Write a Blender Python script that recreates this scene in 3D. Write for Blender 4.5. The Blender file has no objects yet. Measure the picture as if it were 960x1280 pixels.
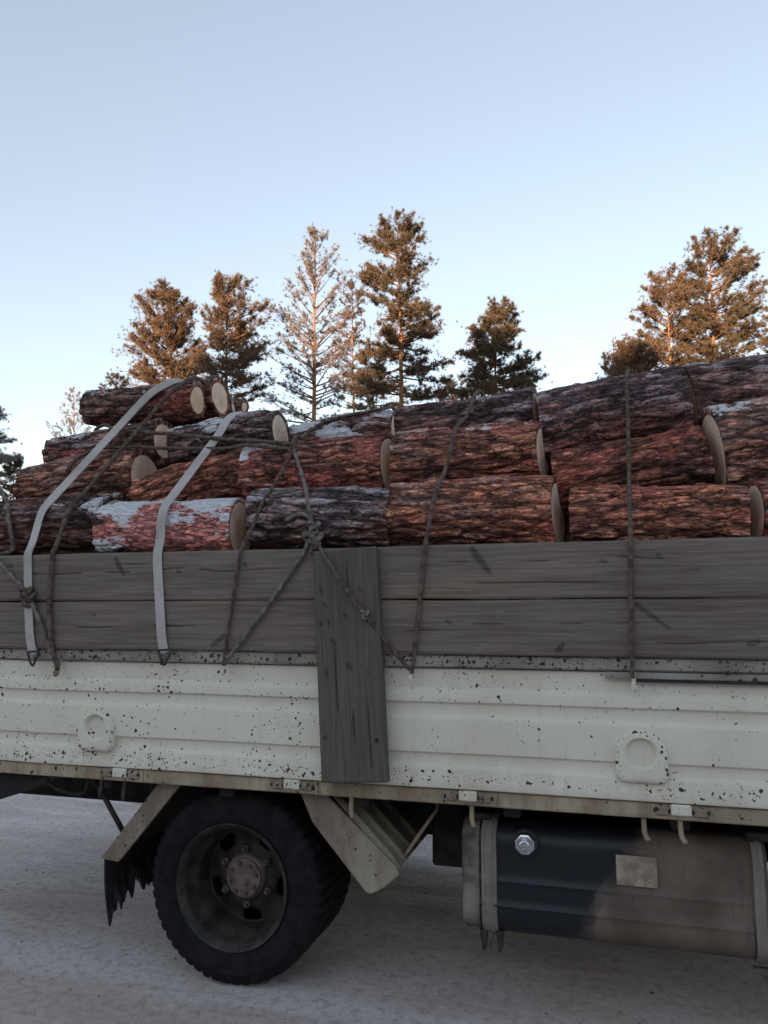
import bpy, math, random
import numpy as np

# ------------------------------------------------------------------ camera, sky, sun, exposure
scene = bpy.context.scene
COL = scene.collection
EYE = (0.0, -2.7, 1.4)
YAW = math.radians(16.2)            # the camera looks a little towards the tail of the truck
PITCH = math.atan(125 / 960)        # and slightly up

cam_data = bpy.data.cameras.new('camera')
cam_data.sensor_fit = 'HORIZONTAL'
cam_data.sensor_width = 36.0
cam_data.lens = 36.0
cam_data.clip_start = 0.05
cam_data.clip_end = 5000
cam = bpy.data.objects.new('camera', cam_data)
cam.location = EYE
cam.rotation_euler = (math.pi / 2 + PITCH, 0, YAW)
COL.objects.link(cam)
scene.camera = cam

SUN_EL = math.radians(8.0)
SUN_TO = (-0.16, -0.987)            # compass direction towards the low sun, behind the camera
world = bpy.data.worlds.new('World')
scene.world = world
world.use_nodes = True
wt = world.node_tree
wt.nodes.clear()
sky = wt.nodes.new('ShaderNodeTexSky')
sky.sky_type = 'NISHITA'
sky.sun_disc = False
sky.sun_elevation = SUN_EL
sky.sun_rotation = math.atan2(SUN_TO[0], SUN_TO[1])
sky.altitude = 300
sky.air_density = 1.0
sky.dust_density = 0.5
sky.ozone_density = 1.0
tint = wt.nodes.new('ShaderNodeMix')
tint.data_type = 'RGBA'
tint.blend_type = 'MULTIPLY'
tint.inputs[0].default_value = 1.0
tint.inputs[7].default_value = (1.03, 0.99, 0.985, 1)
bg = wt.nodes.new('ShaderNodeBackground')
bg.inputs['Strength'].default_value = 0.15
wo = wt.nodes.new('ShaderNodeOutputWorld')
hs = wt.nodes.new('ShaderNodeHueSaturation')
hs.inputs['Saturation'].default_value = 0.84
wt.links.new(sky.outputs[0], hs.inputs['Color'])
gm = wt.nodes.new('ShaderNodeGamma')
gm.inputs[1].default_value = 0.74
wt.links.new(hs.outputs[0], gm.inputs[0])
wt.links.new(gm.outputs[0], tint.inputs[6])
wt.links.new(tint.outputs[2], bg.inputs['Color'])
wt.links.new(bg.outputs[0], wo.inputs['Surface'])

sun_data = bpy.data.lights.new('sun', 'SUN')
sun_data.energy = 4.0
sun_data.color = (1.0, 0.70, 0.46)
sun_data.angle = math.radians(0.5)
sun = bpy.data.objects.new('sun', sun_data)
from mathutils import Vector
sd = Vector((SUN_TO[0] * math.cos(SUN_EL), SUN_TO[1] * math.cos(SUN_EL), math.sin(SUN_EL)))
sun.rotation_euler = sd.to_track_quat('Z', 'Y').to_euler()
sun.location = (0, -20, 30)
COL.objects.link(sun)

scene.view_settings.view_transform = 'Standard'
scene.view_settings.look = 'None'
scene.view_settings.gamma = 1.0
scene.view_settings.use_curve_mapping = False
scene.view_settings.exposure = 1.76
scene.render.engine = 'CYCLES'
scene.cycles.use_denoising = True
scene.cycles.max_bounces = 6

# ------------------------------------------------------------------ numeric noise
def _hash(ix, iy, iz, seed):
    h = (ix.astype(np.int64) * 374761393 + iy.astype(np.int64) * 668265263
         + iz.astype(np.int64) * 2147483647 + int(seed) * 1274126177) & 0xFFFFFFFF
    h = ((h ^ (h >> 13)) * 1274126177) & 0xFFFFFFFF
    h = ((h ^ (h >> 16)) * 2246822519) & 0xFFFFFFFF
    return ((h ^ (h >> 15)) & 0xFFFFFF) / float(0x1000000)

def vnoise(p, seed=0):
    f = np.floor(p); t = p - f; t = t * t * (3 - 2 * t)
    i = f.astype(np.int64); x, y, z = i[:, 0], i[:, 1], i[:, 2]
    out = 0
    for dx in (0, 1):
        wx = t[:, 0] if dx else 1 - t[:, 0]
        for dy in (0, 1):
            wy = t[:, 1] if dy else 1 - t[:, 1]
            for dz in (0, 1):
                wz = t[:, 2] if dz else 1 - t[:, 2]
                out = out + wx * wy * wz * _hash(x + dx, y + dy, z + dz, seed)
    return out

def fbm(p, octaves=4, seed=0, gain=0.5):
    s = 0; a = 1.0; tot = 0
    for k in range(octaves):
        s = s + a * vnoise(p * (2.03 ** k) + 17.3 * k, seed + k)
        tot += a; a *= gain
    return s / tot

def voronoi(p, seed=0):
    """F1, F2 and the random value of the nearest cell."""
    f = np.floor(p).astype(np.int64)
    n = len(p)
    d1 = np.full(n, 9.0); d2 = np.full(n, 9.0); cid = np.zeros(n)
    for dx in (-1, 0, 1):
        for dy in (-1, 0, 1):
            for dz in (-1, 0, 1):
                x, y, z = f[:, 0] + dx, f[:, 1] + dy, f[:, 2] + dz
                q = np.stack([x + _hash(x, y, z, seed), y + _hash(x, y, z, seed + 1), z + _hash(x, y, z, seed + 2)], 1)
                d = np.sqrt(((p - q) ** 2).sum(1))
                near = d < d1
                d2 = np.where(near, d1, np.minimum(d2, d))
                cid = np.where(near, _hash(x, y, z, seed + 3), cid)
                d1 = np.where(near, d, d1)
    return d1, d2, cid

def sstep(a, b, x):
    t = np.clip((x - a) / (b - a), 0, 1)
    return t * t * (3 - 2 * t)

# ------------------------------------------------------------------ objects
def mesh_from(verts, faces):
    me = bpy.data.meshes.new('m')
    verts = np.asarray(verts, dtype=np.float32)
    if isinstance(faces, np.ndarray):
        k = faces.shape[1]
        me.vertices.add(len(verts)); me.vertices.foreach_set('co', verts.ravel())
        me.loops.add(faces.size); me.loops.foreach_set('vertex_index', faces.ravel().astype(np.int32))
        me.polygons.add(len(faces))
        me.polygons.foreach_set('loop_start', np.arange(0, faces.size, k, dtype=np.int32))
        me.update(calc_edges=True)
    else:
        me.from_pydata([tuple(map(float, v)) for v in verts], [], faces)
        me.update()
    return me

def obj(name, me, mat, parent=None, smooth=False):
    if mat is not None and not me.materials:
        me.materials.append(mat)
    if smooth:
        me.polygons.foreach_set('use_smooth', np.ones(len(me.polygons), dtype=bool))
    me.name = name
    o = bpy.data.objects.new(name, me)
    COL.objects.link(o)
    if parent is not None:
        o.parent = parent
    return o

def tag(o, label=None, category=None, group=None, kind=None):
    if label: o['label'] = label
    if category: o['category'] = category
    if group: o['group'] = group
    if kind: o['kind'] = kind
    return o

def empty(name, loc=(0, 0, 0)):
    o = bpy.data.objects.new(name, None)
    o.location = loc
    o.empty_display_size = 0.1
    COL.objects.link(o)
    return o

def set_attr(me, name, data):
    data = np.asarray(data, dtype=np.float32)
    if data.ndim == 2:
        a = me.attributes.new(name, 'FLOAT_COLOR', 'POINT')
        rgba = np.ones((len(data), 4), dtype=np.float32); rgba[:, :3] = data
        a.data.foreach_set('color', rgba.ravel())
    else:
        a = me.attributes.new(name, 'FLOAT', 'POINT')
        a.data.foreach_set('value', data)

class MB:
    """collects boxes, tubes, prisms and lathes; build() links them as one mesh"""
    def __init__(self): self.v = []; self.f = []
    def add(self, v, f):
        n = len(self.v); self.v += [tuple(map(float, q)) for q in v]; self.f += [tuple(i + n for i in q) for q in f]
        return self
    def box(self, x0, x1, y0, y1, z0, z1, b=0.0):
        if b <= 0:
            v = [(x, y, z) for x in (x0, x1) for y in (y0, y1) for z in (z0, z1)]
            return self.add(v, [(0, 1, 3, 2), (4, 6, 7, 5), (0, 4, 5, 1), (2, 3, 7, 6), (0, 2, 6, 4), (1, 5, 7, 3)])
        # bevelled box
        v = []; idx = {}
        for sx in (0, 1):
            for sy in (0, 1):
                for sz in (0, 1):
                    X, Y, Z = (x0, x1)[sx], (y0, y1)[sy], (z0, z1)[sz]
                    ix, iy, iz = (1, -1)[sx] * b, (1, -1)[sy] * b, (1, -1)[sz] * b
                    for k, q in enumerate(((X, Y + iy, Z + iz), (X + ix, Y, Z + iz), (X + ix, Y + iy, Z))):
                        idx[sx, sy, sz, k] = len(v); v.append(q)
        I = lambda a, b_, c, k: idx[a, b_, c, k]
        f = []
        for s in (0, 1):
            q = [I(s, 0, 0, 0), I(s, 1, 0, 0), I(s, 1, 1, 0), I(s, 0, 1, 0)]; f.append(q if s else q[::-1])
            q = [I(0, s, 0, 1), I(1, s, 0, 1), I(1, s, 1, 1), I(0, s, 1, 1)]; f.append(q[::-1] if s else q)
            q = [I(0, 0, s, 2), I(1, 0, s, 2), I(1, 1, s, 2), I(0, 1, s, 2)]; f.append(q if s else q[::-1])
        for a in (0, 1):
            for c in (0, 1):
                f.append([I(0, a, c, 1), I(0, a, c, 2), I(1, a, c, 2), I(1, a, c, 1)])
                f.append([I(a, 0, c, 0), I(a, 0, c, 2), I(a, 1, c, 2), I(a, 1, c, 0)])
                f.append([I(a, c, 0, 0), I(a, c, 0, 1), I(a, c, 1, 1), I(a, c, 1, 0)])
        for a in (0, 1):
            for c in (0, 1):
                for e in (0, 1):
                    f.append([I(a, c, e, 0), I(a, c, e, 1), I(a, c, e, 2)])
        return self.add(v, f)
    def tube(self, pts, rad, n=8, twist=0.0, lobes=0, depth=0.0, caps=True):
        pts = np.asarray(pts, float)
        m = len(pts)
        rad = np.full(m, rad) if np.isscalar(rad) else np.asarray(rad, float)
        T = np.gradient(pts, axis=0); T /= np.linalg.norm(T, axis=1)[:, None] + 1e-12
        ref = np.array([0.13, 0.21, 0.97]) if abs(T[0, 2]) < 0.8 else np.array([0.97, 0.13, 0.21])
        N = np.cross(T[0], ref); N /= np.linalg.norm(N)
        L = np.concatenate([[0], np.cumsum(np.linalg.norm(np.diff(pts, axis=0), axis=1))])
        v = []
        for i in range(m):
            N = N - T[i] * (N @ T[i]); N /= np.linalg.norm(N) + 1e-12
            B = np.cross(T[i], N)
            for k in range(n):
                a = 2 * math.pi * k / n
                rr = rad[i] * (1 + depth * math.cos(lobes * (a + twist * L[i]))) if lobes else rad[i]
                v.append(pts[i] + rr * (math.cos(a) * N + math.sin(a) * B))
        f = [(i * n + k, i * n + (k + 1) % n, (i + 1) * n + (k + 1) % n, (i + 1) * n + k) for i in range(m - 1) for k in range(n)]
        if caps:
            f.append(tuple(range(n))[::-1]); f.append(tuple((m - 1) * n + k for k in range(n)))
        return self.add(v, f)
    def prism(self, poly, y0, y1):
        """polygon in X,Z pushed through Y"""
        n = len(poly)
        v = [(x, y0, z) for x, z in poly] + [(x, y1, z) for x, z in poly]
        f = [tuple(range(n)), tuple(range(2 * n - 1, n - 1, -1))] + [(k, n + k, n + (k + 1) % n, (k + 1) % n) for k in range(n)]
        return self.add(v, f)
    def lathe(self, prof, cx, cz, n=64, a0=0.0):
        """(radius, y) profile turned about the Y axis through cx, cz"""
        m = len(prof)
        v = [(cx + r * math.cos(a0 + 2 * math.pi * k / n), y, cz + r * math.sin(a0 + 2 * math.pi * k / n)) for r, y in prof for k in range(n)]
        f = [(i * n + k, i * n + (k + 1) % n, (i + 1) * n + (k + 1) % n, (i + 1) * n + k) for i in range(m - 1) for k in range(n)]
        return self.add(v, f)
    def build(self, name, mat, parent=None, smooth=False, angle=None):
        me = mesh_from(self.v, self.f)
        o = obj(name, me, mat, parent, smooth)
        if angle is not None:
            me.polygons.foreach_set('use_smooth', np.ones(len(me.polygons), dtype=bool))
            me.set_sharp_from_angle(angle=math.radians(angle))
        return o

def spline(pts, n):
    """Catmull-Rom through the points, n samples for each span"""
    P = np.asarray(pts, float)
    P = np.vstack([2 * P[0] - P[1], P, 2 * P[-1] - P[-2]])
    out = []
    for i in range(1, len(P) - 2):
        p0, p1, p2, p3 = P[i - 1:i + 3]
        for t in np.linspace(0, 1, n, endpoint=False):
            out.append(0.5 * (2 * p1 + (p2 - p0) * t + (2 * p0 - 5 * p1 + 4 * p2 - p3) * t * t + (3 * p1 - p0 - 3 * p2 + p3) * t ** 3))
    out.append(P[-2])
    return np.array(out)

# ------------------------------------------------------------------ materials
class NT:
    def __init__(self, name, rough=0.8, spec=0.3):
        self.m = bpy.data.materials.new(name); self.m.use_nodes = True
        self.t = self.m.node_tree
        self.p = self.t.nodes['Principled BSDF']
        self.p.inputs['Roughness'].default_value = rough
        self.p.inputs['Specular IOR Level'].default_value = spec
    def n(self, kind, **kw):
        q = self.t.nodes.new('ShaderNode' + kind)
        for k, v in kw.items(): setattr(q, k, v)
        return q
    def l(self, a, b): self.t.links.new(a, b)
    def val(self, sock, v):
        if hasattr(v, 'is_linked') or hasattr(v, 'links'): self.l(v, sock)
        else: sock.default_value = v
    def pos(self, scale=(1, 1, 1), obj_space=True):
        c = self.n('TexCoord').outputs['Object'] if obj_space else self.n('NewGeometry').outputs['Position']
        mp = self.n('Mapping'); self.l(c, mp.inputs['Vector']); mp.inputs['Scale'].default_value = scale
        return mp.outputs[0]
    def noise(self, vec, scale, detail=4, rough=0.55, dist=0.0):
        q = self.n('TexNoise'); self.l(vec, q.inputs['Vector'])
        q.inputs['Scale'].default_value = scale; q.inputs['Detail'].default_value = detail
        q.inputs['Roughness'].default_value = rough; q.inputs['Distortion'].default_value = dist
        return q.outputs['Fac']
    def ramp(self, fac, stops):
        q = self.n('ValToRGB'); self.l(fac, q.inputs[0])
        e = q.color_ramp.elements
        while len(e) < len(stops): e.new(0.5)
        for el, (p, c) in zip(e, stops):
            el.position = p; el.color = (*c, 1) if len(c) == 3 else c
        return q.outputs[0]
    def rng(self, v, a, b, c=0.0, d=1.0, smooth=True):
        q = self.n('MapRange'); q.interpolation_type = 'SMOOTHSTEP' if smooth else 'LINEAR'
        self.val(q.inputs[0], v)
        for k, x in enumerate((a, b, c, d)): self.val(q.inputs[k + 1], x)
        return q.outputs[0]
    def math(self, op, a, b=0.0):
        q = self.n('Math', operation=op); self.val(q.inputs[0], a); self.val(q.inputs[1], b)
        return q.outputs[0]
    def mix(self, fac, a, b, mode='MIX'):
        q = self.n('Mix'); q.data_type = 'RGBA'; q.blend_type = mode
        self.val(q.inputs[0], fac)
        for s, v in ((q.inputs[6], a), (q.inputs[7], b)):
            if isinstance(v, tuple): s.default_value = (*v, 1)
            else: self.l(v, s)
        return q.outputs[2]
    def attr(self, name, col=False):
        q = self.n('Attribute'); q.attribute_name = name
        return q.outputs['Color'] if col else q.outputs['Fac']
    def sep(self, vec):
        q = self.n('SeparateXYZ'); self.l(vec, q.inputs[0]); return q.outputs
    def bump(self, h, strength=0.4, dist=0.01):
        q = self.n('Bump'); q.inputs['Strength'].default_value = strength; q.inputs['Distance'].default_value = dist
        self.l(h, q.inputs['Height']); self.l(q.outputs[0], self.p.inputs['Normal'])
    def color(self, c):
        if isinstance(c, tuple): self.p.inputs['Base Color'].default_value = (*c, 1)
        else: self.l(c, self.p.inputs['Base Color'])
        return self
    def rough(self, v): self.val(self.p.inputs['Roughness'], v)

def mottled(name, c1, c2, scale=20, rough=0.75, spec=0.3, bump=0.25, metal=0.0, stretch=(1, 1, 1)):
    k = NT(name, rough, spec)
    v = k.pos(stretch, False)
    f = k.noise(v, scale, 5)
    k.color(k.mix(k.rng(f, 0.35, 0.65), c1, c2))
    if bump: k.bump(k.noise(v, scale * 4, 4), bump, 0.004)
    k.p.inputs['Metallic'].default_value = metal
    return k.m

def make_bark():
    k = NT('bark', 0.92, 0.15)
    c = k.attr('tone', True)
    v = k.pos((1, 3.4, 3.4))
    # warp the coordinates so that the flakes are ragged
    nz = k.n('TexNoise'); k.l(v, nz.inputs['Vector']); nz.inputs['Scale'].default_value = 14; nz.inputs['Detail'].default_value = 4
    w = k.n('VectorMath', operation='MULTIPLY_ADD'); k.l(nz.outputs['Color'], w.inputs[0]); w.inputs[1].default_value = (0.10, 0.07, 0.07); k.l(v, w.inputs[2])
    wv = w.outputs[0]
    def cells(scale):
        q = k.n('TexVoronoi'); k.l(wv, q.inputs['Vector']); q.inputs['Scale'].default_value = scale
        e = k.n('TexVoronoi'); e.feature = 'DISTANCE_TO_EDGE'; k.l(wv, e.inputs['Vector']); e.inputs['Scale'].default_value = scale
        return k.sep(q.outputs['Color'])[0], e.outputs['Distance']
    c1, e1 = cells(20); c2, e2 = cells(46)
    f = k.noise(v, 40, 7, 0.72)
    tone = k.math('ADD', k.math('MULTIPLY', c1, 0.5), k.math('MULTIPLY', c2, 0.5))
    c = k.mix(0.85, c, k.ramp(tone, [(0.15, (0.35, 0.33, 0.33)), (0.5, (0.95, 0.93, 0.92)), (0.85, (2.2, 2.05, 1.95))]), 'MULTIPLY')
    c = k.mix(0.9, c, k.ramp(f, [(0.30, (0.30, 0.28, 0.28)), (0.5, (0.95, 0.95, 0.95)), (0.70, (2.1, 1.95, 1.9))]), 'MULTIPLY')
    crack = k.math('MULTIPLY', k.rng(e1, 0.0, 0.07, 1, 0), k.rng(k.noise(v, 6, 3), 0.40, 0.60))
    c = k.mix(k.math('MULTIPLY', crack, 0.85), c, (0.016, 0.012, 0.011))
    fine = k.noise(k.pos((1, 2, 2)), 85, 5, 0.75)
    fr = k.math('ADD', k.attr('frost'), k.math('MULTIPLY', k.math('SUBTRACT', k.math('ADD', k.math('MULTIPLY', fine, 0.5), k.math('MULTIPLY', f, 0.5)), 0.5), 3.2))
    c = k.mix(k.math('MULTIPLY', k.rng(fr, 0.40, 0.85), 0.75), c, (0.56, 0.54, 0.58))
    snow = k.math('ADD', k.attr('snow'), k.math('MULTIPLY', k.math('SUBTRACT', k.math('ADD', k.math('MULTIPLY', fine, 0.6), k.math('MULTIPLY', f, 0.4)), 0.5), 3.6))
    s = k.rng(snow, 0.45, 0.66)
    c = k.mix(s, c, (0.78, 0.78, 0.81))
    k.color(c)
    h = k.math('ADD', k.math('MULTIPLY', c1, 0.55), k.math('MULTIPLY', c2, 0.35))
    h = k.math('ADD', h, k.math('MULTIPLY', f, 0.8))
    h = k.math('ADD', h, k.math('MULTIPLY', k.rng(e1, 0, 0.10), 0.5))
    k.bump(h, 0.9, 0.010)
    return k.m

def make_cut():
    k = NT('cut_wood', 0.85, 0.2)
    v = k.pos()
    s = k.sep(v)
    r = k.math('SQRT', k.math('ADD', k.math('POWER', s[1], 2.0), k.math('POWER', s[2], 2.0)))
    w = k.math('ADD', r, k.math('MULTIPLY', k.noise(v, 9, 3), 0.016))
    ring = k.math('SINE', k.math('MULTIPLY', w, 700.0))
    c = k.mix(k.rng(ring, -0.6, 1.0), (0.82, 0.63, 0.485), (0.70, 0.51, 0.375))
    heart = k.rng(w, 0.055, 0.080)
    c = k.mix(heart, k.mix(0.55, c, (0.50, 0.33, 0.22)), c)
    c = k.mix(k.rng(k.noise(v, 7, 4), 0.42, 0.7), c, (0.66, 0.54, 0.44))
    # drying cracks running out from the pith, and grime
    flat = k.n('VectorMath', operation='MULTIPLY'); k.l(v, flat.inputs[0]); flat.inputs[1].default_value = (0, 1, 1)
    nd = k.n('VectorMath', operation='NORMALIZE'); k.l(flat.outputs[0], nd.inputs[0])
    rnd = k.n('ObjectInfo').outputs['Random']
    jump = k.n('CombineXYZ'); k.l(k.math('MULTIPLY', rnd, 40.0), jump.inputs[0]); k.l(k.math('MULTIPLY', r, 0.8), jump.inputs[1])
    add = k.n('VectorMath', operation='ADD'); k.l(nd.outputs[0], add.inputs[0]); k.l(jump.outputs[0], add.inputs[1])
    ray = k.math('ABSOLUTE', k.math('SUBTRACT', k.noise(add.outputs[0], 2.6, 1), 0.5))
    crack = k.math('MULTIPLY', k.rng(ray, 0.0, 0.012, 1, 0), k.rng(k.noise(add.outputs[0], 3.7, 1), 0.45, 0.6))
    c = k.mix(k.math('MULTIPLY', crack, 0.75), c, (0.12, 0.08, 0.055))
    c = k.mix(k.rng(k.noise(v, 22, 5, 0.7), 0.52, 0.75, 0, 0.5), c, (0.36, 0.27, 0.20))
    k.color(c)
    k.bump(k.math('ADD', k.noise(k.pos((1, 9, 1)), 60, 3), k.math('MULTIPLY', ring, 0.05)), 0.4, 0.003)
    return k.m

def make_wood(name, axis, base, base2, crack):
    k = NT(name, 0.85, 0.2)
    st = {'x': (1, 30, 30), 'z': (34, 34, 1)}[axis]
    v = k.pos(st)
    g = k.noise(v, 3.2, 7, 0.62, 0.6)
    big = k.noise(k.pos({'x': (1, 3, 3), 'z': (3, 3, 1)}[axis]), 1.7, 3)
    c = k.mix(k.rng(g, 0.30, 0.68), base, base2)
    c = k.mix(0.7, c, k.ramp(big, [(0.3, (0.72, 0.70, 0.70)), (0.55, (1, 1, 1)), (0.75, (1.25, 1.2, 1.12))]), 'MULTIPLY')
    fib = k.noise(v, 14, 3)
    c = k.mix(k.rng(fib, 0.62, 0.78, 0, 0.28), c, crack)
    c = k.mix(k.math('MULTIPLY', k.attr('knot'), k.rng(g, 0.25, 0.6, 1.0, 0.55)), c, (0.026, 0.018, 0.014))
    k.color(c)
    k.bump(k.math('ADD', g, k.math('MULTIPLY', fib, 0.5)), 0.3, 0.004)
    return k.m

def make_paint(name, base, dirt, chip_amount, dirt_amount=0.4):
    """old enamel with chips down to dark primer and rust round them"""
    k = NT(name, 0.5, 0.4)
    g = k.n('NewGeometry').outputs['Position']
    mp = k.n('Mapping'); k.l(g, mp.inputs['Vector'])
    v = mp.outputs[0]
    nz = k.n('TexNoise'); k.l(v, nz.inputs['Vector']); nz.inputs['Scale'].default_value = 55; nz.inputs['Detail'].default_value = 3
    ofs = k.n('VectorMath', operation='MULTIPLY_ADD'); k.l(nz.outputs['Color'], ofs.inputs[0])
    ofs.inputs[1].default_value = (0.02, 0.0, 0.02); k.l(v, ofs.inputs[2])
    s = k.sep(v)
    tail = k.rng(s[0], -2.6, 0.4, 1.0, 0.45, False)          # the tail end has worn more
    edge = k.attr('edge')
    patch = k.rng(k.noise(v, 3.1, 3), 0.35, 0.7, 0.35, 1.25)
    dens = k.math('ADD', k.math('MULTIPLY', k.math('MULTIPLY', tail, patch), chip_amount), edge)
    chips = None
    for sc, lo in ((52, 0.85), (95, 0.8), (170, 0.65)):
        vo = k.n('TexVoronoi'); k.l(ofs.outputs[0], vo.inputs['Vector']); vo.inputs['Scale'].default_value = sc
        rnd = k.sep(vo.outputs['Color'])[0]
        rad = k.math('MULTIPLY', k.rng(k.math('ADD', rnd, k.math('MULTIPLY', dens, 0.20)), 0.93, 1.20, 0, 0.45, False), lo)
        c = k.rng(k.math('SUBTRACT', rad, vo.outputs['Distance']), -0.01, 0.03)
        chips = c if chips is None else k.math('MAXIMUM', chips, c)
    soft = k.noise(v, 1.8, 5, 0.6)
    c = k.mix(k.rng(soft, 0.38, 0.72, 0, dirt_amount), base, dirt)
    streak = k.noise(k.pos((30, 30, 1.6), False), 1.2, 4)
    c = k.mix(k.rng(streak, 0.55, 0.8, 0, dirt_amount * 0.8), c, dirt)
    film = k.math('MULTIPLY', k.rng(s[2], 0.80, 0.98, 1, 0), k.rng(k.noise(k.pos((5, 5, 2), False), 1.5, 6, 0.65), 0.38, 0.68))
    c = k.mix(k.math('MULTIPLY', film, dirt_amount), c, dirt)      # road film thrown up by the wheels
    rust = k.math('MULTIPLY', k.rng(k.noise(k.pos((55, 55, 3.5), False), 1.0, 3), 0.66, 0.76), k.rng(k.noise(v, 2.3, 2), 0.5, 0.65))
    c = k.mix(k.math('MULTIPLY', rust, 0.45), c, (0.22, 0.11, 0.055))
    c = k.mix(k.math('MULTIPLY', chips, 0.96), c, k.mix(k.rng(k.noise(v, 40, 2), 0.4, 0.65), (0.022, 0.016, 0.015), (0.07, 0.032, 0.02)))
    k.color(c)
    k.rough(k.rng(chips, 0, 1, 0.48, 0.9))
    k.bump(k.math('SUBTRACT', k.math('MULTIPLY', k.noise(v, 9, 3), 0.35), chips), 0.5, 0.0015)
    return k.m

def make_tank():
    k = NT('fuel_tank', 0.55, 0.4)
    v = k.pos((1, 1, 1), False)
    s = k.sep(v)
    dust = k.mix(k.rng(k.noise(v, 5, 6), 0.35, 0.65), (0.095, 0.073, 0.058), (0.165, 0.130, 0.106))
    dust = k.mix(k.rng(k.noise(k.pos((14, 14, 1), False), 2.5, 4), 0.5, 0.75, 0, 0.5), dust, (0.07, 0.06, 0.058))
    # fuel has run down from the filler and kept the dust off there
    edge = k.math('ADD', k.math('ADD', s[0], k.math('MULTIPLY', k.math('SUBTRACT', 0.62, s[2]), 0.55)),
                  k.math('MULTIPLY', k.math('SUBTRACT', k.noise(v, 9, 5, 0.6), 0.5), 0.22))
    wet = k.rng(edge, 0.015, 0.085, 1, 0)
    k.color(k.mix(wet, dust, (0.010, 0.012, 0.018)))
    k.rough(k.rng(wet, 0, 1, 0.8, 0.45))
    k.bump(k.noise(v, 60, 4), 0.2, 0.003)
    return k.m

def make_ground():
    k = NT('packed_snowy_earth', 0.9, 0.2)
    v = k.pos((1, 1, 1), False)
    along = k.noise(k.pos((0.45, 2.2, 1), False), 1.6, 6, 0.6, 0.4)
    big = k.noise(v, 0.55, 5)
    fine = k.noise(v, 26, 6, 0.7)
    grain = k.noise(v, 160, 3, 0.7)
    c = k.mix(k.rng(k.math('ADD', k.math('MULTIPLY', along, 0.55), k.math('MULTIPLY', big, 0.45)), 0.40, 0.60),
              (0.47, 0.385, 0.35), (0.60, 0.55, 0.545))
    c = k.mix(k.rng(fine, 0.34, 0.54, 0.6, 0), c, (0.30, 0.245, 0.225))
    c = k.mix(k.rng(fine, 0.56, 0.76, 0, 0.6), c, (0.68, 0.66, 0.68))
    c = k.mix(k.rng(grain, 0.58, 0.70, 0, 0.8), c, (0.12, 0.10, 0.095))
    c = k.mix(k.rng(k.attr('track'), 0.15, 0.8, 0, 0.75), c, (0.26, 0.215, 0.20))
    k.color(c)
    k.bump(k.math('ADD', fine, k.math('MULTIPLY', grain, 0.35)), 0.5, 0.015)
    return k.m

def make_needles(name, c1, c2):
    k = NT(name, 0.75, 0.25)
    oi = k.n('NewGeometry').outputs['Random Per Island']
    k.color(k.mix(oi, c1, c2))
    return k.m

def make_trunk():
    k = NT('pine_trunk', 0.9, 0.15)
    v = k.pos((3, 3, 1))
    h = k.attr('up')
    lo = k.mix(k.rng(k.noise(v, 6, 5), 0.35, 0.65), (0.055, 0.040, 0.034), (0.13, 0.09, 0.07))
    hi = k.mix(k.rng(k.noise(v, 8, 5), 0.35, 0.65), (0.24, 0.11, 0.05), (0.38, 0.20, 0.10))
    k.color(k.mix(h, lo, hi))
    k.bump(k.noise(v, 18, 5), 0.6, 0.03)
    return k.m

def make_rope(name, c1, c2):
    k = NT(name, 0.9, 0.15)
    v = k.pos((1, 1, 1), False)
    k.color(k.mix(k.rng(k.noise(v, 45, 5), 0.35, 0.65), c1, c2))
    k.bump(k.noise(v, 300, 3), 0.5, 0.003)
    return k.m

def make_webbing():
    k = NT('webbing', 0.8, 0.2)
    v = k.pos((1, 1, 1), False)
    c = k.mix(k.rng(k.noise(v, 6, 5), 0.35, 0.7), (0.50, 0.47, 0.45), (0.38, 0.35, 0.33))
    c = k.mix(k.rng(k.noise(v, 30, 4), 0.55, 0.75, 0, 0.5), c, (0.26, 0.23, 0.21))
    k.color(c)
    k.bump(k.noise(v, 400, 2), 0.4, 0.002)
    return k.m

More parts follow.
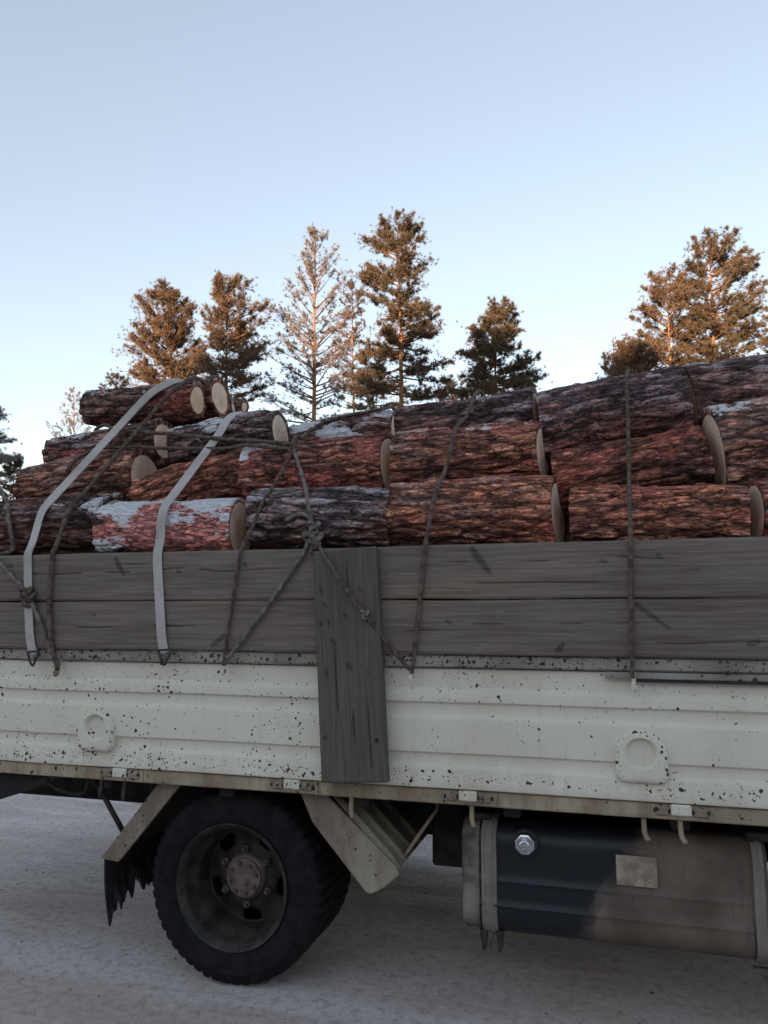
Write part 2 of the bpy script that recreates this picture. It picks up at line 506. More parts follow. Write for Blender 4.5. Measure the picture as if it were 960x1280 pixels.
M = dict(
    bark=make_bark(), cut=make_cut(),
    plank=make_wood('weathered_plank', 'x', (0.140, 0.112, 0.093), (0.215, 0.182, 0.158), (0.06, 0.046, 0.038)),
    post=make_wood('weathered_post', 'z', (0.092, 0.077, 0.069), (0.140, 0.120, 0.109), (0.045, 0.036, 0.032)),
    paint=make_paint('white_paint', (0.73, 0.69, 0.59), (0.45, 0.385, 0.29), 1.3, 0.34),
    band=make_paint('grey_band_paint', (0.37, 0.35, 0.32), (0.15, 0.125, 0.105), 2.1, 0.85),
    rail=make_paint('cream_rail_paint', (0.46, 0.385, 0.275), (0.20, 0.145, 0.095), 0.9, 0.9),
    fender=make_paint('cream_fender_paint', (0.36, 0.315, 0.25), (0.16, 0.12, 0.09), 0.7, 0.9),
    chassis=mottled('chassis_grime', (0.018, 0.017, 0.018), (0.05, 0.043, 0.04), 14, 0.8),
    rubber=mottled('tyre_rubber', (0.0065, 0.0068, 0.008), (0.015, 0.0145, 0.0155), 22, 0.8, 0.2, 0.3),
    flap=mottled('flap_rubber', (0.012, 0.012, 0.013), (0.022, 0.021, 0.021), 16, 0.75),
    rim=mottled('dusty_rim', (0.014, 0.013, 0.013), (0.052, 0.040, 0.032), 14, 0.6, 0.4),
    hub=mottled('dusty_hub', (0.10, 0.075, 0.062), (0.19, 0.15, 0.125), 24, 0.75),
    nut=mottled('steel_nut', (0.045, 0.04, 0.037), (0.10, 0.09, 0.082), 60, 0.5, 0.5),
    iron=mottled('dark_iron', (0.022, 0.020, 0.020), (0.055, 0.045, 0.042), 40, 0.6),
    chrome=mottled('filler_cap_metal', (0.55, 0.56, 0.58), (0.72, 0.73, 0.75), 50, 0.28, 0.5, 0.1, 1.0),
    tank=make_tank(),
    sticker=mottled('faded_plate', (0.22, 0.18, 0.14), (0.40, 0.33, 0.265), 22, 0.6),
    tankstrap=mottled('cream_strap', (0.17, 0.15, 0.135), (0.25, 0.22, 0.19), 9, 0.7),
    tankend=mottled('stained_tank_end', (0.05, 0.042, 0.038), (0.26, 0.225, 0.195), 7, 0.7),
    rope=make_rope('brown_rope', (0.075, 0.055, 0.045), (0.16, 0.125, 0.105)),
    greyrope=make_rope('grey_rope', (0.12, 0.10, 0.09), (0.24, 0.205, 0.185)),
    web=make_webbing(),
    ground=make_ground(),
    stone=mottled('grit', (0.10, 0.085, 0.08), (0.30, 0.27, 0.27), 40, 0.9),
    pine=make_needles('pine_needles', (0.070, 0.056, 0.034), (0.15, 0.105, 0.058)),
    pine_dry=make_needles('pine_needles_brown', (0.10, 0.068, 0.042), (0.20, 0.130, 0.078)),
    pine_frost=make_needles('frosted_needles', (0.13, 0.115, 0.10), (0.28, 0.25, 0.225)),
    spruce=make_needles('spruce_needles', (0.048, 0.044, 0.030), (0.10, 0.080, 0.048)),
    trunk=make_trunk(),
    shade_hill=mottled('shade_hill_ground', (0.05, 0.055, 0.035), (0.10, 0.09, 0.06), 0.4, 0.95),
)

# ------------------------------------------------------------------ the setting: ground, unseen rise added behind the camera for shade
def axis_steps(lo, hi, step, far):
    a = list(np.arange(lo, hi + 1e-6, step)); s = step
    while a[-1] < far: s *= 1.32; a.append(a[-1] + s)
    s = step
    while a[0] > -far: s *= 1.32; a.insert(0, a[0] - s)
    return np.array(a)

def build_ground():
    xs = axis_steps(-6.5, 2.5, 0.05, 1500); ys = axis_steps(-2.2, 9.0, 0.06, 1500)
    X, Y = np.meshgrid(xs, ys, indexing='ij')
    p = np.stack([X.ravel(), Y.ravel(), np.zeros(X.size)], 1)
    near = np.exp(-((p[:, 0] + 1.5) ** 2 + (p[:, 1] - 2) ** 2) / 120.0)
    wob = (fbm(p * np.array([0.5, 0.9, 1]), 3, 5) - 0.5) * 0.5
    track = np.zeros(len(p))
    for yc, w in ((2.62, 0.16), (3.15, 0.2), (4.55, 0.22), (5.1, 0.18), (6.6, 0.3), (-0.55, 0.25)):
        d = np.abs(p[:, 1] + wob - yc)
        track = np.maximum(track, (1 - sstep(w * 0.4, w, d)) * sstep(0.42, 0.6, fbm(p * np.array([1.2, 3.5, 1]), 4, 31)))
    z = (fbm(p * np.array([1.1, 2.6, 1]), 5, 9) - 0.5) * 0.035 + (fbm(p * np.array([9, 14, 1]), 3, 3) - 0.5) * 0.012
    z = (z - track * 0.014) * near
    z *= 1 - 0.85 * np.exp(-(((p[:, 0] + 1.4) / 0.25) ** 2 + ((p[:, 1] - 0.3) / 0.35) ** 2))
    p[:, 2] = z
    nx, ny = len(xs), len(ys)
    i = np.arange(nx * ny).reshape(nx, ny)
    f = np.stack([i[:-1, :-1].ravel(), i[1:, :-1].ravel(), i[1:, 1:].ravel(), i[:-1, 1:].ravel()], 1)
    me = mesh_from(p, f); set_attr(me, 'track', track)
    o = obj('ground', me, M['ground'], None, True)
    tag(o, 'packed snowy earth yard streaked with tyre marks', 'ground', kind='structure')
build_ground()

def build_grit():
    rng = np.random.default_rng(4)
    V = []; Fc = []
    oct_f = np.array([(0, 2, 4), (2, 1, 4), (1, 3, 4), (3, 0, 4), (2, 0, 5), (1, 2, 5), (3, 1, 5), (0, 3, 5)])
    base = np.array([(1, 0, 0), (-1, 0, 0), (0, 1, 0), (0, -1, 0), (0, 0, 0.7), (0, 0, -0.7)], float)
    for k in range(1500):
        x = rng.uniform(-5.5, 1.6); y = rng.uniform(-1.2, 6.5) if k % 3 else rng.uniform(-0.6, 1.2)
        s = 0.0022 + 0.006 * rng.random() ** 3.5
        V.append(base * s * rng.uniform(0.6, 1.4, (6, 3)) + np.array([x, y, s * 0.2])); Fc.append(oct_f + 6 * k)
    o = obj('grit', mesh_from(np.vstack(V), np.vstack(Fc)), M['stone'])
    tag(o, 'small loose grit scattered over the packed snow', 'grit', kind='stuff')
build_grit()

def build_shade_hill():
    """an unseen wooded rise added behind the camera: the truck and the feet of the trees stand in its shade"""
    xs = np.linspace(-170, 170, 260); ts = np.linspace(0, 1, 14)
    rng = np.random.default_rng(11)
    p = np.stack([xs * 0.16, np.zeros(260), np.zeros(260)], 1)
    ridge = 31.5 + 3.2 * (fbm(p, 3, 2) - 0.5) * 2 + rng.uniform(-1.6, 1.6, 260)
    v = []
    for a, t in enumerate(ts):
        y = -62 - 60 * t
        h = ridge * np.sin(math.pi * min(t, 1)) ** 0.55 if 0 < t < 1 else np.full(260, -1.0)
        jit = rng.uniform(-1.0, 1.0, 260) * (0 < t < 1)
        v.append(np.stack([xs, np.full(260, y) + jit, h * (0.93 + 0.07 * rng.random(260)) if abs(t - 0.5) > 0.05 else h], 1))
    v = np.vstack(v); i = np.arange(len(v)).reshape(14, 260)
    f = np.stack([i[:-1, :-1].ravel(), i[:-1, 1:].ravel(), i[1:, 1:].ravel(), i[1:, :-1].ravel()], 1)
    o = obj('shade_hill', mesh_from(v, f), M['shade_hill'], None, False)
    tag(o, 'unseen wooded rise added behind the camera to shade the yard', 'shade_hill', kind='structure')
build_shade_hill()

# ------------------------------------------------------------------ trees
def tube_np(A, B, ra, rb, n=3):
    """straight thin prisms from A to B, vectorised"""
    T = B - A; T /= np.linalg.norm(T, axis=1)[:, None] + 1e-9
    ref = np.where(np.abs(T[:, 2:3]) < 0.8, np.array([[0, 0, 1.0]]), np.array([[1.0, 0, 0]]))
    N = np.cross(T, ref); N /= np.linalg.norm(N, axis=1)[:, None] + 1e-9
    Bn = np.cross(T, N)
    rings = []
    for P, r in ((A, ra), (B, rb)):
        for k in range(n):
            a = 2 * math.pi * k / n
            rings.append(P + np.reshape(r, (-1, 1)) * (math.cos(a) * N + math.sin(a) * Bn))
    V = np.stack(rings, 1).reshape(-1, 3)
    base = (np.arange(len(A)) * 2 * n)[:, None]
    F = np.concatenate([base + np.array([[k, (k + 1) % n, n + (k + 1) % n, n + k]]) for k in range(n)], 0)
    return V, F

def make_tree(name, label, X, Y, H, prof, seed, mat, limbs=70, dens=1.0, tuft=0.17, rise=(0.7, 0.0), dead=6,
              trunk_r=0.16, lean=0.0, group='trees beyond the yard', pads=1.0, orange=0.5, sub=7, tiers=13, gaps=0.24):
    rng = np.random.default_rng(seed)
    root = tag(empty(name, (X, Y, 0)), label, 'tree', group)
    # trunk
    n = 16
    hs = np.linspace(0, 1, n)
    bend = np.cumsum(rng.normal(0, 0.05, (n, 2)), axis=0) * hs[:, None] + np.outer(hs ** 1.5, (lean, 0))
    tp = np.column_stack([bend, hs * H * 0.985])
    tr = trunk_r * (1 - hs) ** 0.8 + 0.012
    mb = MB(); mb.tube(tp, tr, 9, caps=False)
    V = np.array(mb.v); me = mesh_from(V, mb.f)
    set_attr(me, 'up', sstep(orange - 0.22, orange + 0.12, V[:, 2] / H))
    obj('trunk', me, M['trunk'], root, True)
    at_h = lambda f: np.array([np.interp(f, hs, tp[:, k]) for k in range(3)])
    P = np.array(sorted(prof)); lo = P[0, 0]
    rightv = np.array([math.cos(YAW), math.sin(YAW)])
    tubeA, tubeB, ra, rb = [], [], [], []
    tc, ta = [], []
    def seg(pts, r0, r1):
        m = len(pts) - 1
        for j in range(m):
            tubeA.append(pts[j]); tubeB.append(pts[j + 1])
            ra.append(r0 + (r1 - r0) * j / m); rb.append(r0 + (r1 - r0) * (j + 1) / m)
    for i in range(limbs):
        tier = int(i * tiers / limbs); fr = lo + (1 - lo) * min(1.0, ((tier + 0.25 + 0.45 * rng.random()) / tiers) ** 0.92)
        az = i * 2.39996 + rng.normal(0, 0.5)
        if _hash(np.array([tier]), np.array([int((az % 6.2832) / 1.05)]), np.array([0]), seed)[0] < gaps: continue
        c = math.cos(az); side = np.interp(fr, P[:, 0], P[:, 2] if c > 0 else P[:, 1]); mean = 0.5 * (np.interp(fr, P[:, 0], P[:, 1]) + np.interp(fr, P[:, 0], P[:, 2]))
        reach = 0.12 + (mean * (1 - abs(c)) + side * abs(c)) * (rng.uniform(0.78, 1.05) if rng.random() < 0.55 else rng.uniform(0.3, 0.78))
        d = np.array([rightv[0] * c - rightv[1] * math.sin(az), rightv[1] * c + rightv[0] * math.sin(az), 0])
        u = (fr - lo) / max(1e-6, 1 - lo)
        slope = rise[1] + (rise[0] - rise[1]) * u + rng.normal(0, 0.1)
        z0 = fr * H - slope * reach
        s0 = at_h(min(max(z0 / H, 0.15), 0.985))
        tip = np.array([at_h(fr)[0], at_h(fr)[1], fr * H]) + d * reach
        mid = 0.5 * (s0 + tip) + np.array([0, 0, -0.07 * reach]) + rng.normal(0, 0.05 * reach, 3)
        ts = np.linspace(0, 1, 6)[:, None]
        pts = (1 - ts) ** 2 * s0 + 2 * ts * (1 - ts) * mid + ts ** 2 * tip
        seg(pts, 0.012 + 0.016 * reach, 0.007)
        k = max(3, int(round(sub * (0.5 + 0.45 * reach) * dens)))
        for q in range(k):
            s = rng.uniform(0.32, 1.0) if q else 1.0
            b0 = np.array([np.interp(s, ts[:, 0], pts[:, m]) for m in range(3)])
            dl = pts[min(5, int(s * 5) + 1)] - pts[max(0, int(s * 5) - 1)]; dl /= np.linalg.norm(dl) + 1e-9
            sw = rng.uniform(0.3, 1.25) * (1 if rng.random() < 0.5 else -1)
            dv = np.array([dl[0] * math.cos(sw) - dl[1] * math.sin(sw), dl[0] * math.sin(sw) + dl[1] * math.cos(sw), dl[2] + rng.normal(0.15, 0.22)])
            dv /= np.linalg.norm(dv)
            tl = rng.uniform(0.2, 0.5) * (0.35 + 0.35 * reach * (1.25 - s)) + 0.12
            b1 = b0 + dv * tl
            seg([b0, 0.5 * (b0 + b1) + rng.normal(0, 0.02, 3), b1], 0.009, 0.005)
            m = max(3, int(round((3.5 + tl * 9) * dens)))
            for e in range(m):
                f = rng.uniform(0.2, 1.02)
                tc.append(b0 + (b1 - b0) * f + rng.normal(0, 0.018, 3)); ta.append(dv + np.array([0, 0, 0.35]))
        # the needles crowd into a flattish pad at the end of the limb
        pr = (0.16 + 0.16 * reach) * pads
        for e in range(int(11 * dens * (0.6 + reach * 0.6))):
            o3 = rng.normal(0, 1, 3) * np.array([pr, pr, pr * 0.45]) * 0.7
            tp_ = tip - d * pr * 0.5 + o3
            seg([tip - d * pr * 0.9 + o3 * 0.15, tp_], 0.007, 0.004)
            tc.append(tp_); ta.append(np.array([o3[0], o3[1], 0.35 + abs(o3[2])]))
    for i in range(dead):                                   # bare dead limbs under the crown
        fr = rng.uniform(lo * 0.8, lo + 0.25 * (1 - lo)); az = rng.uniform(0, 6.28)
        s0 = at_h(fr); rch = rng.uniform(0.6, 1.7)
        d = np.array([math.cos(az), math.sin(az), rng.uniform(-0.25, 0.25)])
        p1 = s0 + d * rch * 0.5 + rng.normal(0, 0.06, 3); p2 = s0 + d * rch + np.array([0, 0, rng.uniform(-0.3, 0.15)])
        seg([s0, p1, p2], 0.022, 0.006)
        for q in range(5):
            b0 = p1 + (p2 - p1) * rng.random(); seg([b0, b0 + rng.normal(0, 0.22, 3)], 0.007, 0.004)
    V, F = tube_np(np.array(tubeA), np.array(tubeB), np.array(ra), np.array(rb), 4)
    me = mesh_from(V, F); set_attr(me, 'up', np.full(len(V), 0.55))
    tag(obj('branches', me, M['trunk'], root, True), kind='stuff')
    # needles: small blades bursting out of every tuft
    C = np.array(tc); A = np.array(ta); A /= np.linalg.norm(A, axis=1)[:, None]
    nb = 13
    N = len(C) * nb
    dirs = rng.normal(0, 1, (N, 3)); dirs /= np.linalg.norm(dirs, axis=1)[:, None]
    dirs = dirs + np.repeat(A, nb, 0) * 0.75; dirs /= np.linalg.norm(dirs, axis=1)[:, None]
    ln = tuft * rng.uniform(0.6, 1.25, (N, 1))
    side = np.cross(dirs, rng.normal(0, 1, (N, 3))); side /= np.linalg.norm(side, axis=1)[:, None] + 1e-9
    c0 = np.repeat(C, nb, 0)
    w = tuft * 0.065
    tri = np.stack([c0 - side * w + dirs * ln * 0.1, c0 + side * w + dirs * ln * 0.1, c0 + dirs * ln], 1).reshape(-1, 3)
    f = np.arange(N * 3).reshape(N, 3)
    tag(obj('crown', mesh_from(tri, f), mat, root, False), kind='stuff')
    return root

TREES = {
    'a': (-28.32,26.56,11.33,[(1.0, 0.1, 0.1), (0.896, 1.76, 1.23), (0.775, 1.76, 1.3), (0.673, 1.37, 1.44)]),
    'b': (-31.31,31.94,10.01,[(1.0, 0.1, 0.1), (0.865, 0.62, 0.62), (0.708, 1.06, 1.15)]),
    'c': (-34.97,41.29,16.72,[(1.0, 0.1, 0.1), (0.908, 1.44, 0.78), (0.823, 1.88, 1.11), (0.755, 1.99, 1.49)]),
    'd': (-30.15,38.53,16.66,[(1.0, 0.1, 0.1), (0.965, 0.82, 1.03), (0.895, 1.13, 1.7)]),
    'e': (-21.90,32.59,18.94,[(1.0, 1.05, 0.17), (0.94, 2.0, 1.13), (0.856, 1.99, 1.91), (0.762, 2.58, 1.98), (0.691, 3.17, 2.62)]),
    'f': (-17.24,29.78,17.97,[(1.0, 0.1, 1.38), (0.945, 0.47, 1.73), (0.876, 1.1, 1.88), (0.82, 0.94, 2.14), (0.753, 1.48, 1.86), (0.664, 1.54, 2.12)]),
    'g': (-13.99,32.81,21.63,[(1.0, 0.1, 0.71), (0.916, 0.58, 1.5), (0.855, 0.91, 1.75), (0.775, 2.11, 1.82), (0.696, 2.1, 2.01), (0.598, 2.69, 2.2), (0.521, 2.88, 2.19)]),
    'h': (-14.48,41.00,21.99,[(1.0, 0.3, 0.3), (0.933, 0.8, 0.8), (0.838, 1.05, 1.2), (0.722, 1.04, 1.68), (0.629, 1.28, 2.16)]),
    'i': (-9.62,33.04,21.01,[(1.0, 0.98, 1.14), (0.951, 1.55, 1.47), (0.859, 1.86, 1.9), (0.799, 1.73, 1.93), (0.749, 1.93, 1.69), (0.679, 2.32, 2.16), (0.63, 2.51, 2.71), (0.562, 2.69, 2.46)]),
    'j': (-4.58,31.37,15.42,[(1.0, 0.22, 0.81), (0.945, 0.66, 1.03), (0.883, 1.47, 1.18), (0.846, 1.58, 2.13), (0.784, 1.83, 1.97), (0.711, 2.11, 1.35)]),
    'k': (0.86,31.92,13.18,[(1.0, 0.32, 0.39), (0.95, 1.03, 0.93), (0.894, 1.28, 1.1), (0.852, 1.38, 1.27)]),
    'l': (3.43,35.78,17.89,[(1.0, 0.63, 0.75), (0.938, 1.41, 1.02), (0.881, 1.99, 0.94), (0.812, 1.79, 1.01), (0.734, 2.36, 1.71)]),
    'm': (5.27,35.28,19.30,[(1.0, 0.69, 1.0), (0.952, 0.92, 1.5), (0.899, 1.57, 1.88), (0.837, 1.37, 2.44), (0.785, 1.18, 2.05), (0.734, 1.74, 2.61), (0.663, 2.11, 2.98)]),
    'n': (10.02,41.86,18.85,[(1.0, 0.44, 0.44), (0.92, 1.52, 1.52), (0.836, 2.16, 1.95), (0.742, 2.58, 2.37)]),
    'o': (-14.47,45.16,18.80,[(1.0, 0.43, 0.54), (0.911, 1.34, 1.61), (0.794, 1.6, 2.14)]),
    'p': (-10.80,51.44,18.70,[(1.0, 0.59, 0.59), (0.935, 1.47, 1.77), (0.838, 2.06, 2.35)]),
    'q': (-42.86,36.92,17.13,[(1.0, 0.54, 0.54), (0.839, 2.67, 2.14), (0.586, 3.7, 3.17)]),
    'r': (13.93,45.08,21.27,[(1.0, 0.46, 0.46), (0.887, 1.83, 1.83), (0.709, 2.71, 2.71)]),
}
G1 = 'pines rising beyond the yard'
def T_(key, name, label, seed, mat, **kw):
    X, Y, H, prof = TREES[key]
    return make_tree(name, label, X, Y, H, prof, seed, M[mat], group=G1, **kw)
T_('a', 'larch_tree', 'sparse grey larch spreading level boughs past the tail of the log load', 3, 'pine_frost', limbs=44, dens=0.8, rise=(0.5, 0.1), dead=8, trunk_r=0.12)
T_('b', 'young_spruce', 'small dark pointed spruce showing low beside the tail of the load', 4, 'spruce', limbs=60, dens=0.9, rise=(0.35, -0.25), dead=0, trunk_r=0.09, orange=2.0)
T_('c', 'birch_tree', 'pale wispy frosted tree behind the lowest step of the log pile', 5, 'pine_frost', limbs=46, dens=0.55, rise=(1.3, 0.6), dead=6, trunk_r=0.1, tuft=0.14)
T_('d', 'young_pine', 'little dark pine top peeping over the uppermost small logs', 6, 'spruce', limbs=34, dens=0.8, rise=(0.8, 0.2), dead=0, trunk_r=0.09)
T_('e', 'pine_tree', 'broad round-topped brown pine behind the topmost logs of the pile', 7, 'pine_dry', limbs=135, dens=1.3, rise=(0.9, 0.35), dead=8, trunk_r=0.2, pads=1.3)
T_('f', 'pine_tree', 'pine with bare pinkish lower trunk and dead twigs beside the broad pine', 8, 'pine_dry', limbs=90, dens=1.2, rise=(0.8, 0.1), dead=22, trunk_r=0.15, pads=1.2)
T_('g', 'pine_tree', 'tall thin frosted pine with a sunlit orange trunk and wispy top', 9, 'pine_frost', limbs=120, dens=0.62, rise=(1.3, 0.15), dead=16, trunk_r=0.17, orange=0.35)
T_('h', 'pine_tree', 'slender dark pine squeezed between the frosted pine and the dense conical one', 10, 'pine', limbs=80, dens=0.8, rise=(0.6, 0.0), dead=4, trunk_r=0.13)
T_('i', 'pine_tree', 'dense tall conical pine, warm sunlit above and dark below', 11, 'pine', limbs=180, dens=1.25, rise=(0.45, -0.12), dead=4, trunk_r=0.2, pads=1.2)
T_('j', 'pine_tree', 'short lopsided pine standing alone with one long low bough', 12, 'pine', limbs=110, dens=1.15, rise=(0.5, -0.1), dead=8, trunk_r=0.14)
T_('k', 'young_pine', 'low bushy golden pine top just clear of the biggest log', 13, 'pine_dry', limbs=75, dens=1.2, rise=(0.9, 0.4), dead=0, trunk_r=0.1, pads=1.3)
T_('l', 'pine_tree', 'flat-topped golden pine with a bare forked stem beside the tallest right-hand pine', 14, 'pine_dry', limbs=84, dens=1.15, rise=(0.8, 0.2), dead=12, trunk_r=0.14, pads=1.2, lean=-0.3)
T_('m', 'pine_tree', 'tall open golden-topped pine rising above the log with the sawn crescent end', 15, 'pine', limbs=135, dens=1.2, rise=(0.6, 0.05), dead=12, trunk_r=0.17, pads=1.2)
T_('n', 'pine_tree', 'brown pine beyond the golden pair, only its near boughs showing', 16, 'pine', limbs=80, dens=0.9, rise=(0.7, 0.1), dead=4)
T_('o', 'pine_tree', 'dark short pine filling the foot of the dense conical pine', 17, 'spruce', limbs=70, dens=1.0, rise=(0.4, -0.1), dead=0)
T_('p', 'pine_tree', 'low dark pine between the conical pine and the lopsided one', 18, 'spruce', limbs=50, dens=0.9, rise=(0.4, -0.1), dead=0)

# a bare dead top beside the bushy golden pine
def build_snag():
    root = tag(empty('dead_tree', (0.62, 32.6, 0)), 'thin bare dead tree top sticking up beside the bushy golden pine', 'tree', G1)
    rng = np.random.default_rng(21); mb = MB()
    mb.tube([(0, 0, 0), (0.05, 0, 6), (-0.03, 0, 11), (0.02, 0, 14.0)], [0.1, 0.08, 0.045, 0.008], 6)
    for k in range(22):
        z = rng.uniform(11.6, 13.7); a = rng.uniform(0, 6.28); r = rng.uniform(0.15, 0.6) * (14.4 - z) / 2.4 + 0.1
        mb.tube([(0, 0, z), (r * 0.6 * math.cos(a), r * 0.6 * math.sin(a), z + r * 0.25), (r * math.cos(a), r * math.sin(a), z + r * 0.6)], [0.013, 0.009, 0.004], 4)
    me = mesh_from(mb.v, mb.f); set_attr(me, 'up', np.full(len(mb.v), 0.3)); obj('trunk', me, M['trunk'], root, True)
build_snag()

# ------------------------------------------------------------------ the truck
truck = tag(empty('flatbed_truck', (0, 0, 0)), 'old white flatbed truck with wooden side boards, loaded with sawn logs', 'truck')
XL, XR = -3.35, 1.15                                   # tail and front of the load bed
def set_edge(o, vals=None):
    me = o.data
    set_attr(me, 'edge', np.zeros(len(me.vertices)) if vals is None else vals)
    return o

def side_panel(name, flip=None):
    prof = [(0.030, 1.205), (0.012, 1.200), (0.012, 1.137), (0.009, 1.133), (0.001, 1.121), (0.0, 1.118), (0.0, 1.088), (0.003, 1.085), (0.011, 1.080), (0.012, 1.077),
            (0.012, 1.044), (0.010, 1.040), (0.001, 1.030), (0.0, 1.026), (0.0, 0.916), (0.003, 0.913), (0.011, 0.908), (0.012, 0.904),
            (0.012, 0.876), (0.010, 0.873), (0.001, 0.863), (0.0, 0.860), (-0.001, 0.833), (-0.002, 0.829), (-0.008, 0.802), (-0.006, 0.797), (0.004, 0.795), (0.034, 0.795)]
    prof = np.array(prof)
    xs = np.linspace(XL, XR, 240)
    Xg = np.repeat(xs, len(prof)); Yg = np.tile(prof[:, 0], len(xs)); Zg = np.tile(prof[:, 1], len(xs))
    p = np.stack([Xg * 1.6, np.zeros_like(Xg), Zg * 4], 1)
    inner = (Yg < 0.02)
    Yg = Yg + inner * ((fbm(p, 3, 4) - 0.5) * 0.010 + (vnoise(p * np.array([5, 1, 3]), 8) - 0.5) * 0.0018)
    Zg = Zg + (vnoise(p * np.array([1.7, 1, 0.0]), 6) - 0.5) * 0.004
    near = np.zeros(len(prof))
    for z0 in (0.831, 1.133, 1.035, 1.086): near = np.maximum(near, np.exp(-((prof[:, 1] - z0) / 0.004) ** 2) * (1.5 if z0 < 0.9 else 0.75))
    edge = np.tile(near, len(xs)) * (0.5 + vnoise(p * np.array([2.5, 1, 0]), 3))
    if flip is not None: Yg = flip - Yg
    n = len(prof); i = np.arange(len(xs) * n).reshape(len(xs), n)
    f = np.stack([i[:-1, :-1].ravel(), i[:-1, 1:].ravel(), i[1:, 1:].ravel(), i[1:, :-1].ravel()], 1)
    me = mesh_from(np.stack([Xg, Yg, Zg], 1), f)
    o = obj(name, me, M['paint'], truck); set_attr(me, 'edge', edge)
    me.polygons.foreach_set('use_smooth', np.ones(len(me.polygons), dtype=bool)); me.set_sharp_from_angle(angle=math.radians(35))
    return o
panel = side_panel('drop_side')
side_panel('drop_side', 2.0)

def worn_bar(name, x0, x1, y0, y1, z0, z1, mat, parent, b=0.004, n=150, wob=0.002, seed=1, edge=0.0):
    """a long bar with slightly uneven faces and softened edges"""
    prof = [(y0, z0 + b), (y0, (z0 + z1) / 2), (y0, z1 - b), (y0 + b, z1), (y1 - b, z1), (y1, z1 - b), (y1, z0 + b), (y1 - b, z0), (y0 + b, z0)]
    n_ = len(prof); xs = np.linspace(x0, x1, n); v = []
    for y, z in prof:
        p = np.stack([xs * 3, np.full(n, y * 40), np.full(n, z * 40)], 1)
        v.append(np.stack([xs, y + (fbm(p, 3, seed) - 0.5) * 2 * wob, z + (fbm(p, 3, seed + 7) - 0.5) * 2 * wob], 1))
    v = np.stack(v, 1).reshape(-1, 3); i = np.arange(n * n_).reshape(n, n_)
    f = [tuple(map(int, (i[a, k], i[a + 1, k], i[a + 1, (k + 1) % n_], i[a, (k + 1) % n_]))) for a in range(n - 1) for k in range(n_)]
    f += [tuple(map(int, i[0])), tuple(map(int, i[-1][::-1]))]
    me = mesh_from(v, f); o = obj(name, me, mat, parent)
    me.polygons.foreach_set('use_smooth', np.ones(len(me.polygons), dtype=bool)); me.set_sharp_from_angle(angle=math.radians(40))
    set_attr(me, 'edge', np.full(len(v), edge))
    return o

worn_bar('top_band', XL, XR, -0.010, 0.034, 1.207, 1.2525, M['band'], panel, 0.005, 200, 0.0022, 3, 1.0)
worn_bar('band_lip', -0.02, XR, -0.016, -0.004, 1.183, 1.204, M['band'], panel, 0.003, 60, 0.001, 4, 0.3)
worn_bar('lip_gap_shadow', 0.06, XR, -0.013, 0.011, 1.172, 1.181, M['iron'], panel, 0.003, 60, 0.001, 5)  # dark strip standing in for the shadowed gap under the band
worn_bar('bed_rail', XL, XR, 0.008, 0.06, 0.742, 0.792, M['rail'], truck, 0.004, 200, 0.0018, 6, 0.2)

def lashing_plate(cx, cz):
    n = 56; v = []; rings = []
    ang = [2 * math.pi * k / n for k in range(n)]
    def outer(a, g):
        # a round top on a squared foot
        x, z = math.cos(a), math.sin(a)
        if z >= 0: r = 0.081
        else:
            r = min(0.081 / max(abs(x), 1e-6), 0.086 / max(-z, 1e-6)); r = min(r, 0.106)
        return (r - g) * x, (r - g) * z
    for g, y in ((0.0, 0.012), (0.0, -0.010), (0.004, -0.017), (0.012, -0.021), (0.024, -0.021)):
        rings.append([(cx + outer(a, g)[0], y, cz + outer(a, g)[1]) for a in ang])
    for r, y in ((0.052, -0.020), (0.046, -0.014), (0.044, -0.003), (0.043, 0.0), (0.002, -0.001)):
        rings.append([(cx + r * math.cos(a), y, cz + 0.008 + r * math.sin(a)) for a in ang])
    for q in rings: v += q
    m = len(rings)
    f = [(i * n + k, (i + 1) * n + k, (i + 1) * n + (k + 1) % n, i * n + (k + 1) % n) for i in range(m - 1) for k in range(n)]
    o = MB().add(v, f).build('lashing_plate', M['paint'], panel, angle=38)
    e = np.zeros(len(v)); e[:n * 4] = 0.9
    set_edge(o, e)
lashing_plate(-1.972, 0.940); lashing_plate(0.084, 0.940)

def hinge(x):
    o = MB().box(x - 0.030, x + 0.032, -0.012, 0.009, 0.760, 0.794, 0.004).build('hinge', M['paint'], panel); set_edge(o, np.full(len(o.data.vertices), 0.5))
    for a, b in ((-0.078, -0.035), (0.037, 0.082)):
        q = MB().box(x + a, x + b, -0.008, 0.009, 0.757, 0.786, 0.005).build('hinge_block', M['fender'], panel); set_edge(q, np.full(len(q.data.vertices), 1.6))
    mb = MB().box(x - 0.09, x + 0.1, 0.001, 0.0075, 0.746, 0.7895, 0.002); set_edge(mb.build('hinge_plate', M['rail'], panel), np.full(24, 1.2))
    mb = MB().tube([(x - 0.082, -0.002, 0.773), (x + 0.086, -0.002, 0.773)], 0.006, 8); mb.build('hinge_pin', M['iron'], panel, True)
for x in (-2.95, -1.860, -1.134, -0.486, 0.196): hinge(x)

def under_hook(x, mat='rail', bend=0.012):
    pts = spline([(x, 0.03, 0.745), (x, 0.028, 0.715), (x + 0.002, 0.022, 0.69), (x + bend, 0.008, 0.674)], 4)
    o = MB().tube(pts, 0.0085, 8).build('rope_hook', M[mat], truck, True); set_edge(o)
for x in (-1.962, -1.857): under_hook(x, 'iron')
for x in (-0.915, -0.478, 0.084, 0.195): under_hook(x)

